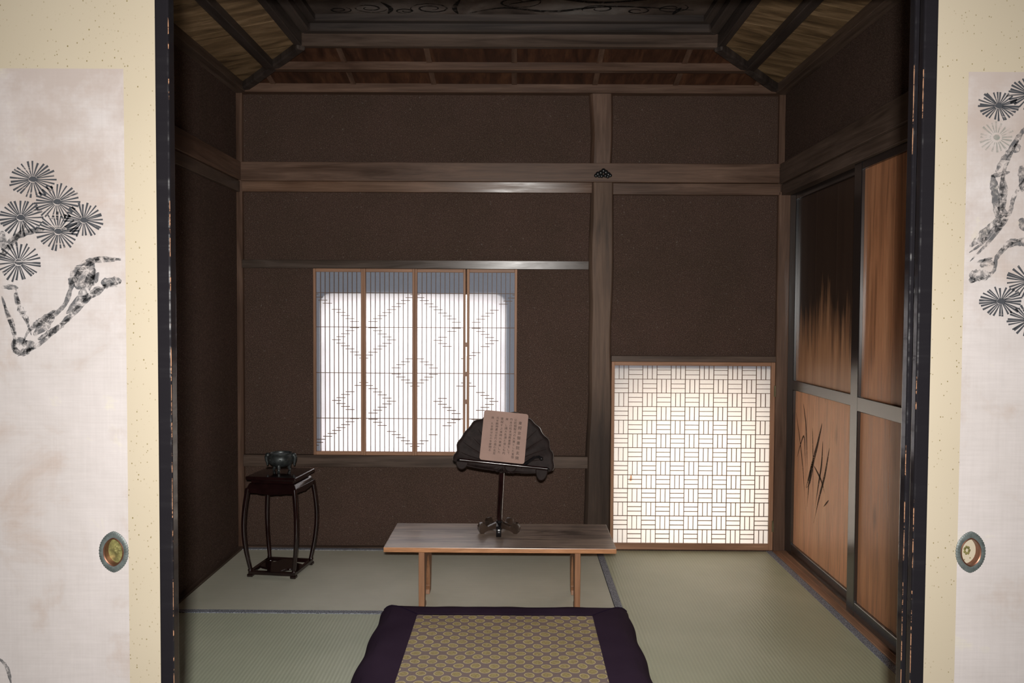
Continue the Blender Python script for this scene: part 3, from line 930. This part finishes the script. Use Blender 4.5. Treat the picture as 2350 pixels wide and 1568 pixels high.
YF = -2.66


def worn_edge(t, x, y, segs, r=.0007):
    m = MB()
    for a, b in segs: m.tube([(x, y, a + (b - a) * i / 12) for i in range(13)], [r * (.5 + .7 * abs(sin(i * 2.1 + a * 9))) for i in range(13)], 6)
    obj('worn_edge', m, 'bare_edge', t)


f1, p1, yp1 = fusuma('door_1', .045, .7825, YF, .023, .0235, 'r', (.6812, .7703), .7060, 'left cream sliding door with faded pine painting and an almond-shaped pull')
f2, p2, yp2 = fusuma('door_2', 2.0235, 2.665, YF, .0165, .0235, 'l', (2.1215, .7800), 2.0995, 'right cream sliding door with faded pine painting and an almond-shaped pull')
f3, _, _ = fusuma('door_3', 2.0285, 2.668, YF + .042, .020, .0235, 'l', None, 0, 'black-edged sliding door just behind the right cream one')

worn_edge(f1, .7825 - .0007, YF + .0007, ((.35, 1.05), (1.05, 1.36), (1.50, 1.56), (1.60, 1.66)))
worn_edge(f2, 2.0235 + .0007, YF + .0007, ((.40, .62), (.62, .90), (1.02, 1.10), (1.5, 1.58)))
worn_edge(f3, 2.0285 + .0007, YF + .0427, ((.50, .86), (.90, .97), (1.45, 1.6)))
# pines. coordinates measured on the doors' plane (x, z)
YP = yp1 - .0009


def px2(px, py):   # pixel of the photo -> (x, z) on the doors' front plane
    d = view_dir((px - 1175) / F_PX, (py - 784) / F_PX); k = (YF + CD) / d.y
    return (CX + d.x * k, CH + d.z * k)


def needles(mb, cx_, cy_, rx, ry, n, seed, r0=.18, gap=()):
    rnd = random.Random(seed)
    for k in range(n):
        a = 2 * pi * (k + rnd.uniform(-.2, .2)) / n
        if any(g0 < (a / 2 / pi) % 1 < g1 for g0, g1 in gap): continue
        R = rnd.uniform(.85, 1.0); b = a + rnd.uniform(-.07, .07)
        pts = []
        for j in range(5):
            q = r0 + (R - r0) * j / 4
            aa = a + (b - a) * j / 4
            pts.append(px2(cx_ + cos(aa) * rx * q, cy_ + sin(aa) * ry * q))
        w = .0030 * rnd.uniform(.8, 1.2)
        ribbon(mb, pts, lambda t: w * (.45 + .65 * t), lambda x, z: (x, YP, z))
    ribbon(mb, [px2(cx_ - rx * .17, cy_), px2(cx_ - rx * .05, cy_ - ry * .02), px2(cx_ + rx * .08, cy_), px2(cx_ + rx * .18, cy_ + ry * .04)], lambda t: .010 * sin(.3 + t * 2.5), lambda x, z: (x, YP, z))


m = MB()
for i, (a, b, rx, ry) in enumerate(((73, 411, 57, 43), (129, 463, 55, 44), (45, 499, 53, 45), (131, 531, 52, 46), (190, 505, 51, 41), (40, 602, 53, 47))):
    needles(m, a, b, rx, ry, 27, i)
obj('pine_needles', m, 'ink', p1, recalc=False)


def blob_ribbon(mb, pts, wid, seed, jit=.25):
    rnd = random.Random(seed); P = smooth_pts([px2(*p) for p in pts], 6)
    ws = [wid * (1 + rnd.uniform(-jit, jit)) * (.12 + .88 * sin(pi * min(1, (i + .3) / (len(P) - 1))) ** .6) for i in range(len(P))]
    ribbon(mb, P, ws, lambda x, z: (x, YP, z))


m = MB()
for s, (pts, w) in enumerate((([(15, 558), (32, 544), (60, 533), (100, 527)], .011), ([(2, 530), (6, 560), (8, 590)], .012), ([(0, 659), (25, 659), (40, 661)], .008), ([(32, 672), (42, 705), (55, 725), (63, 740)], .011),
                              ([(8, 700), (22, 735), (35, 770)], .008), ([(28, 780), (48, 800), (52, 818)], .026), ([(30, 808), (60, 795), (78, 788)], .018), ([(70, 752), (82, 742), (100, 730), (125, 712)], .010),
                              ([(85, 780), (110, 765), (135, 750), (160, 728)], .010), ([(158, 655), (170, 630), (195, 607), (230, 590)], .016), ([(170, 660), (195, 640), (215, 615)], .022), ([(205, 600), (240, 597), (276, 594)], .008),
                              ([(185, 690), (215, 672), (240, 655)], .014), ([(230, 652), (255, 648), (277, 644)], .019), ([(205, 655), (225, 625)], .012), ([(-5, 1512), (14, 1535), (24, 1575)], .006), ([(276, 597), (232, 592), (196, 606), (166, 648), (146, 700), (104, 735), (66, 757), (50, 790)], .0085), ([(276, 648), (232, 660), (196, 690), (142, 742), (84, 793), (38, 818)], .0085), ([(210, 600), (205, 640), (180, 690), (150, 720)], .016), ([(34, 664), (45, 710), (62, 745), (70, 770)], .006), ([(2, 680), (14, 720), (30, 770), (28, 810)], .006), ([(120, 722), (100, 745), (75, 770)], .018), ([(60, 505), (40, 540), (12, 575), (-5, 590)], .008))):
    blob_ribbon(m, pts, w, s)
obj('pine_branch', m, 'ink_soft', p1, recalc=False)
YP = yp2 - .0009
m = MB()
for i, (a, b, rx, ry) in enumerate(((2294, 242, 50, 37), (2366, 215, 55, 40), (2299, 692, 54, 36), (2364, 645, 55, 40), (2362, 735, 50, 38))): needles(m, a, b, rx, ry, 27, 20 + i)
obj('pine_needles', m, 'ink', p2, recalc=False)
m = MB(); needles(m, 2289, 315, 42, 38, 20, 31, .3)
obj('faded_pine_needles', m, 'ink_faint', p2, recalc=False)
m = MB()
for s, (pts, w) in enumerate((([(2288, 395), (2300, 372), (2320, 345), (2350, 300), (2372, 280)], .009), ([(2276, 404), (2296, 400), (2320, 394)], .007), ([(2280, 400), (2284, 430), (2288, 470), (2290, 500)], .014), ([(2303, 403), (2306, 440), (2305, 480)], .012),
                              ([(2296, 500), (2275, 520), (2252, 545), (2228, 566)], .014), ([(2312, 490), (2298, 515), (2285, 532)], .012), ([(2310, 480), (2290, 495)], .02), ([(2262, 556), (2254, 548)], .014), ([(2226, 630), (2250, 632), (2278, 630)], .018),
                              ([(2244, 602), (2260, 597), (2280, 592)], .005), ([(2252, 612), (2268, 602), (2285, 606)], .012), ([(2300, 575), (2318, 560), (2335, 556), (2360, 562)], .012), ([(2226, 645), (2240, 640)], .010), ([(2340, 330), (2330, 350)], .012), ([(2345, 380), (2350, 410), (2348, 440)], .014), ([(2346, 500), (2352, 530)], .012), ([(2340, 320), (2310, 380), (2300, 440), (2296, 500), (2262, 552), (2226, 580)], .008), ([(2360, 400), (2330, 450), (2318, 490), (2280, 545), (2228, 600)], .007), ([(2360, 545), (2320, 560), (2290, 590), (2280, 625), (2228, 650)], .007))):
    blob_ribbon(m, pts, w, 40 + s)
obj('pine_branch', m, 'ink_soft', p2, recalc=False)

# ------------------------------------------------------------------ low desk
TT = .265
tb = empty('low_desk', (1.298, -.70, 0), 'low weathered wooden desk with trestle legs behind the purple cushion', 'desk')
obj('desk_top', B(.845, 1.752, -.520, -.888, TT - .0195, TT), 'table', tb, bevel=.0022, seg=2)
bbox('cleat', 'table_leg', tb, .962, 1.016, -.56, -.855, TT - .030, TT - .0193, .0015)
bbox('cleat', 'table_leg', tb, 1.577, 1.631, -.56, -.855, TT - .030, TT - .0193, .0015)
H = TT - .030
for x0, x1 in ((.977, 1.000), (1.593, 1.616)):
    pts = [(-.580, H), (-.575, .10), (-.590, 0), (-.655, 0), (-.650, .018), (-.632, .03)]
    pts += [(-.632 - .008 * sin(pi * t / 10) - .166 * (t / 10), .03 + .155 * sin(pi * t / 10) ** .55) for t in range(1, 10)]
    pts += [(-.800, .03), (-.780, .018), (-.775, 0), (-.842, 0), (-.846, .10), (-.846, H)]
    obj('leg', MB().prism(pts, lambda y, z: (x0, y, z), lambda y, z: (x1, y, z)), 'table_leg', tb, bevel=.0012)

# ------------------------------------------------------------------ reading stand on the desk
BX, BY = 1.290, -.655
rs = empty('reading_stand', (BX, BY, TT), 'dark carved reading stand with lotus-leaf board and five scroll feet on the desk', 'book stand')
for k in range(5):
    a = -pi / 2 + 2 * pi * k / 5
    ux, uy = cos(a), sin(a)
    prof = []
    top = [(0, .040), (.018, .041), (.035, .034), (.050, .0285), (.058, .033), (.064, .042), (.074, .0465), (.084, .043), (.091, .032), (.091, .018), (.086, .006), (.080, 0)]
    bot = [(.068, 0), (.062, .006), (.050, .012), (.030, .016), (.012, .017), (0, .017)]
    outl = top + bot
    w = .0105

    def pl(sg):
        return lambda r, z: (BX + ux * r - uy * w * sg, BY + uy * r + ux * w * sg, TT + z)
    obj('foot', MB().prism(outl, pl(-1), pl(1)), 'stand_black' if k == 0 else 'stand_glossy', rs, bevel=.0018, seg=2, smooth=True)
mb = MB().tube([(BX, BY, TT + .012), (BX + .0005, BY, TT + .05)], [.014, .0125], 12)
obj('collar', mb, 'stand_black', rs, smooth=True)
mb = MB().tube([(BX + .001, BY, TT + .04), (BX + .006, BY + .002, TT + .16), (BX + .012, BY + .006, TT + .285)], .0115, 8)
obj('pole', mb, 'rosewood', rs, smooth=True)
# leaf board in its own frame: u right, v up, n toward viewer
RL, LN = math.radians(-5.6), math.radians(17)
BC = Vector((BX + .017, BY - .010, .545))
U = Vector((cos(RL), 0, sin(RL)))
V0 = Vector((-sin(RL), 0, cos(RL)))
Nn = Vector((0, -1, 0))
V = (V0 * cos(LN) - Nn * sin(LN)).normalized(); N3 = U.cross(V).normalized()
if N3.y > 0: N3 = -N3


def LP(u, v, n=0.0): return tuple(BC + U * u + V * v + N3 * n)


def leafR(t):
    """outline radius for angle t (0 = right, pi/2 = up)"""
    a, b = .205, .222
    base = 1 / sqrt((cos(t) / a) ** 2 + (sin(t) / b) ** 2) if sin(t) >= 0 else 1 / sqrt((cos(t) / a) ** 2 + (sin(t) / .022) ** 2)
    sc = .0055 * abs(sin(t * 7.5)) + .003 * sin(t * 23)
    return base + sc


NA, NR = 120, 14


def leaf_fn(i, j):
    t = 2 * pi * i / NA; q = .02 + .98 * j / NR
    r = leafR(t) * q
    u, v = r * cos(t), r * sin(t)
    rib = .0030 * (abs(cos(t * 10)) ** 6) * (1 - abs(q * 1.6 - 1.0)) if sin(t) > -.1 else 0
    curl = .022 * max(0, q - .62) ** 1.2 + .006 * sin(t * 6) * q ** 2
    return u, v, rib, curl


vs = []; fs = []
for j in range(NR + 1):
    for i in range(NA):
        u, v, rib, curl = leaf_fn(i, j); vs.append(LP(u, v, max(0, rib) + curl))
for j in range(NR):
    for i in range(NA): fs.append((j * NA + i, j * NA + (i + 1) % NA, (j + 1) * NA + (i + 1) % NA, (j + 1) * NA + i))
fs.append(tuple(range(NA)))
lf = obj('leaf_board', MB().add(vs, fs), 'stand_wood', rs, smooth=True)
sm = lf.modifiers.new('thickness', 'SOLIDIFY'); sm.thickness = .006; sm.offset = -1 if True else 1
# raised veins
for k in range(13):
    t = pi * (.07 + .86 * k / 12)
    R = leafR(t)
    obj('leaf_vein', MB().tube([LP(R * q * cos(t + .05 * sin(q * 3)), R * q * sin(t + .05 * sin(q * 3)), .003 + .022 * max(0, q - .62) ** 1.2) for q in (.25, .4, .55, .7, .82, .92)], [.0026, .0026, .0024, .002, .0016, .0008], 6), 'stand_wood', rs, smooth=True)
# ledge rod with joints
obj('ledge_rod', MB().tube([LP(-.182 + .364 * i / 12, .004, .022) for i in range(13)], [.0062 if i % 3 else .0068 for i in range(13)], 10), 'rosewood', rs, smooth=True)
for sx_ in (-1, 1):
    obj('ledge_bracket', MB().tube([LP(sx_ * .185, .0, .0), LP(sx_ * .188, .002, .012), LP(sx_ * .182, .004, .022)], .006, 8), 'stand_black', rs, smooth=True)
obj('leaf_glint', MB().tube([LP(leafR(t) * cos(t), leafR(t) * sin(t), .0082 + .006 * sin(t * 6)) for t in [pi * k / 60 for k in range(61)]], .0014, 6), 'edge_glint', rs, smooth=True)  # added thin tube; its pale colour stands for the glint on the leaf edge
for sx_ in (1,):
    pth = [LP(sx_ * q[0], q[1], q[2]) for q in ((.070, .002, .009), (.085, .012, .012), (.107, .030, .024), (.125, .044, .036), (.142, .047, .042), (.152, .040, .048))]
    hk = obj('page_hook', MB().tube(pth, [.0085, .008, .0065, .006, .006, .0055], 8).ball(pth[-1], .0085), 'stand_black', rs, smooth=True)
# lower carved lobes
for (u, w_, d) in ((-.172, .026, .034), (.030, .026, .024), (.160, .026, .046)):
    pts = [(u - w_, .0)] + [(u - w_ * cos(pi * k / 8), -d * sin(pi * k / 8)) for k in range(1, 8)] + [(u + w_, .0)]
    obj('carved_lobe', MB().prism(pts, lambda a, b: LP(a, b, .001), lambda a, b: LP(a, b, .011)), 'stand_wood', rs, bevel=.003, smooth=True)

# placard leaning on the leaf board, standing on the rod
pc = empty('text_placard', LP(-.03, .01, .03), 'pinkish tan card brushed with columns of black calligraphy on the reading stand', 'placard')
pcx, pw, phh = -.0065, .186, .210
PT = math.radians(-.5)


def PP(a, b, n=0.0):
    u = pcx + a * cos(PT) + b * sin(PT) - .002; v = .0118 + b * cos(PT)
    return LP(u, v, n + .034 - b * .045)


r = .010
pts = []
for cx_, cz_, a0 in ((pw / 2 - r, r, -90), (pw / 2 - r, phh - r, 0), (-pw / 2 + r, phh - r, 90), (-pw / 2 + r, r, 180)):
    for k in range(5):
        a = math.radians(a0 + k * 22.5); pts.append((cx_ + r * cos(a), cz_ + r * sin(a)))
obj('card', MB().prism(pts, lambda a, b: PP(a, b, 0), lambda a, b: PP(a, b, -.004)), 'placard', pc)
cols = [('東照宮御書院玄関', .0168, .0610, .0340, 1.15), ('公初姫駿河の大寶とした富御', .0128, .0420, .0240, 1.0), ('竹本の松本城南書斎をして', .0128, .0235, .0240, .98), ('歸　し諸大名達と宿しも内', .0128, .0045, .0240, 1.0),
        ('建設す之後時代後楽した', .0128, -.0150, .0240, 1.08), ('元年鶴時書は古代の面の名足', .0122, -.0345, .0230, 1.0), ('焼　久音節は公の寺建物る', .0122, -.0545, .0240, 1.0)]


def glyph_mesh(ch, size):
    cu = bpy.data.curves.new('glyph', 'FONT'); cu.body = ch; cu.size = size; cu.align_x = 'CENTER'; cu.resolution_u = 2
    o = bpy.data.objects.new('glyph', cu); COL.objects.link(o)
    dg = bpy.context.evaluated_depsgraph_get(); dg.update()
    me = bpy.data.meshes.new_from_object(o.evaluated_get(dg))
    v = [tuple(q.co) for q in me.vertices]; f = [tuple(p.vertices) for p in me.polygons]
    bpy.data.objects.remove(o); bpy.data.curves.remove(cu); bpy.data.meshes.remove(me)
    return v, f


cache = {}
rnd = random.Random(5)
for text, size, cu_, top_, lead in cols:
    mb = MB(); y = phh - top_
    for ch in text:
        st = size * lead * 1.02 * (1.06 if len(text) <= 9 else 1.0)
        if ch != '　':
            if ch not in cache: cache[ch] = glyph_mesh(ch, 1.0)
            v, f = cache[ch]
            s = size * .93 * rnd.uniform(.9, 1.06); dx = rnd.uniform(-.0006, .0006); sh = rnd.uniform(-.05, .08)
            if v: mb.add([PP(cu_ + dx + (q[0] + q[1] * sh) * s, y - size * .8 + q[1] * s, .0004) for q in v], f)
        y -= st
    if mb.v: obj('calligraphy_column', mb, 'ink_text', pc, recalc=False)

# ------------------------------------------------------------------ flower stand and censer
SX, SY, ST = .290, -.352, .450
fs_ = empty('incense_stand', (SX, SY, 0), 'tall dark rosewood stand with bowed legs in the left corner', 'stand')
ang = math.radians(-7)


def RQ(x, y, z): return (SX + x * cos(ang) - y * sin(ang), SY + x * sin(ang) + y * cos(ang), z)


def tbox(hx, hy, z0, z1, hx1=None):
    hx1 = hx if hx1 is None else hx1
    mb = MB(); vs = []
    for h, z in ((hx, z0), (hx1, z1)):
        for a, b in ((-1, -1), (1, -1), (1, 1), (-1, 1)): vs.append(RQ(a * h, b * h * hy / hx, z))
    return mb.add(vs, [(0, 3, 2, 1), (4, 5, 6, 7), (0, 1, 5, 4), (1, 2, 6, 5), (2, 3, 7, 6), (3, 0, 4, 7)])


obj('stand_top', tbox(.116, .116, ST - .016, ST), 'rosewood', fs_, bevel=.005, seg=3, smooth=True)
obj('waist', tbox(.098, .098, ST - .032, ST - .014), 'rosewood', fs_, bevel=.002)
obj('shoulder', tbox(.118, .118, ST - .062, ST - .030, .104), 'rosewood', fs_, bevel=.012, seg=4, smooth=True)
# scalloped apron on four sides
for k in range(4):
    c, s = cos(k * pi / 2), sin(k * pi / 2)
    n = 24; pts = [(-.112, ST - .052), (.112, ST - .052)] + [(.112 - .224 * i / n, ST - .068 - .010 * (1 - abs(2 * i / n - 1)) - .0025 * abs(sin(i / n * pi * 5))) for i in range(n + 1)]

    def ap(d): return lambda a, z: RQ(a * c - d * s * -1, a * s + d * c * -1, z)
    obj('apron', MB().prism(pts, ap(.108), ap(.116)), 'rosewood', fs_)
for a, b in ((-1, -1), (1, -1), (1, 1), (-1, 1)):
    path = []; rad = []
    for i in range(15):
        q = i / 14; z = ST - .055 - (ST - .055 - .026) * q
        off = .108 + .018 * sin(pi * min(1, q * 1.0)) - .008 * q
        path.append(RQ(a * off, b * off, z)); rad.append(.0115 - .0025 * q)
    obj('leg', MB().tube(path, rad, 10), 'rosewood', fs_, smooth=True)
    obj('foot', MB().ball(RQ(a * .102, b * .102, .028), .0105, 10), 'rosewood', fs_, smooth=True)
# base frame, pads and saltire shelf
for k in range(4):
    c, s = cos(k * pi / 2), sin(k * pi / 2)
    vs = []
    for z in (.010, .026):
        for x, y in ((-.108, -.110), (.108, -.110), (.108, -.092), (-.108, -.092)): vs.append(RQ(x * c - y * s, x * s + y * c, z))
    obj('base_rail', MB().add(vs, [(0, 3, 2, 1), (4, 5, 6, 7), (0, 1, 5, 4), (1, 2, 6, 5), (2, 3, 7, 6), (3, 0, 4, 7)]), 'rosewood', fs_, bevel=.002)
for a, b in ((-1, -1), (1, -1), (1, 1), (-1, 1)):
    vs = []
    for z in (0, .012):
        for x, y in ((-.013, -.013), (.013, -.013), (.013, .013), (-.013, .013)): vs.append(RQ(a * .100 + x, b * .100 + y, z))
    obj('pad', MB().add(vs, [(0, 3, 2, 1), (4, 5, 6, 7), (0, 1, 5, 4), (1, 2, 6, 5), (2, 3, 7, 6), (3, 0, 4, 7)]), 'rosewood', fs_, bevel=.002)
n = 48; pts = []
for i in range(n):
    t = 2 * pi * i / n; rr_ = .086 + .018 * cos(4 * t)
    pts.append((rr_ * cos(t + pi / 4 * 0), rr_ * sin(t)))
obj('shelf', MB().prism(pts, lambda x, y: RQ(x, y, .014), lambda x, y: RQ(x, y, .024)), 'rosewood', fs_, bevel=.002)

KX, KY = SX - .010, SY + .032
ck = empty('incense_burner', (KX, KY, ST), 'small dark bronze three-legged incense burner on top of the tall stand', 'incense burner')
prof = [(.0005, .026), (.020, .027), (.036, .033), (.047, .044), (.0515, .058), (.0515, .068), (.048, .079), (.0445, .084), (.0455, .088), (.0455, .0905), (.042, .0905), (.040, .087), (.040, .078), (.0005, .078)]
prof = [(r_ * 1.12, z) for r_, z in prof]
obj('bowl', MB().lathe(prof, (KX, KY, ST - .006), 36), 'bronze', ck, smooth=True)
obj('ash', MB().lathe([(.0005, .0835), (.0462, .082)], (KX, KY, ST - .006), 28), 'ash', ck)
for k in range(3):
    a = -pi / 2 + .3 + 2 * pi * k / 3 - .25
    pth = [(KX + cos(a) * r_, KY + sin(a) * r_, ST + z) for r_, z in ((.034, .036), (.040, .026), (.038, .014), (.040, .006), (.044, .0035))]
    obj('leg', MB().tube(pth, [.011, .0095, .007, .0065, .007], 10), 'bronze', ck, smooth=True)
for sg in (-1, 1):
    pth = [(KX + sg * x, KY, ST + z) for x, z in ((.050, .072), (.060, .073), (.0655, .064), (.0645, .048), (.0615, .036), (.062, .026))]
    obj('elephant_handle', MB().tube(pth, [.009, .010, .0095, .0075, .0055, .004], 10).ball(pth[1], .0115), 'bronze', ck, smooth=True)
m = MB()
for k in range(14):
    a = 2 * pi * k / 14; m.ball((KX + .0565 * cos(a), KY + .0565 * sin(a), ST + .058), .004, 6, 1, 1, .8)
obj('relief_band', m, 'bronze', ck, smooth=True)

# ------------------------------------------------------------------ large cushion
CX0, CX1, CY0, CY1 = .842, 1.800, -.905, -1.865
cu = empty('floor_cushion', ((CX0 + CX1) / 2, (CY0 + CY1) / 2, 0), 'large purple floor cushion with a gold medallion brocade centre', 'cushion')
CXM, CYM = (CX0 + CX1) / 2, (CY0 + CY1) / 2
HW, HD = (CX1 - CX0) / 2, (CY0 - CY1) / 2
IX, IY = .324, .335      # half size of the brocade field


def cush(s, t):
    """s,t in -1..1 -> point on the padded top, with rounded shoulders and slightly peaked corners"""
    e = max(abs(s), abs(t))
    rr = max(0.0, (e - .80) / .20)
    corner = (abs(s) * abs(t)) ** 5
    z = .062 * (1 - rr ** 2.6) ** .62 if rr < 1 else 0.0
    z = z + .006 * corner * (1 - rr) + .0015 * sin(9 * s + 3) * cos(7 * t) * (1 - rr)
    k = 1.0
    wob = .004 * sin(s * 13 + 1) if abs(t) > abs(s) else .004 * sin(t * 11)
    x = CXM + s * HW * k * (1 - .012 * (1 - rr) * 0) + (wob if abs(s) > abs(t) and e > .9 else 0)
    y = CYM + t * HD * k + (wob if abs(t) >= abs(s) and e > .9 else 0)
    return x, y, z


def inv_inner(a, b): return a * IX / HW, b * IY / HD


def z_at(s, t): return cush(s, t)


# brocade field
obj('brocade_field', MB().grid(lambda a, b: (lambda st: (lambda p: (p[0], p[1], p[2] - .0015))(cush(*st)))(inv_inner(2 * a - 1, 2 * b - 1)), 40, 40), 'brocade', cu, smooth=True)
# purple border in four mitred panels
for k in range(4):
    def fn(a, b, k=k):
        # a across the side, b outward from field edge to floor
        q = 2 * a - 1
        bb = 1 - (1 - b) ** 1.35
        if k in (0, 2):
            sg = 1 if k == 0 else -1
            t0 = sg * IY / HD; t1 = sg * 1.0; t = t0 + (t1 - t0) * bb; s = q * (IX / HW + (1 - IX / HW) * bb)
        else:
            sg = 1 if k == 1 else -1
            s0 = sg * IX / HW; s1 = sg * 1.0; s = s0 + (s1 - s0) * bb; t = q * (IY / HD + (1 - IY / HD) * bb)
        x, y, z = cush(s, t)
        return (x, y, z + .0015 * min(1, b * 12))
    obj('border_panel', MB().grid(fn, 44, 26), 'purple', cu, smooth=True)
for a, b in ((-1, -1), (1, -1), (1, 1), (-1, 1)):
    pth = []
    for i in range(14):
        q = i / 13 * .93; s = a * (IX / HW + (1 - IX / HW) * q); t = b * (IY / HD + (1 - IY / HD) * q)
        x, y, z = cush(s, t); pth.append((x, y, z + .0012))
    obj('mitre_seam', MB().tube(pth, .0032, 6), 'purple_seam', cu, smooth=True)
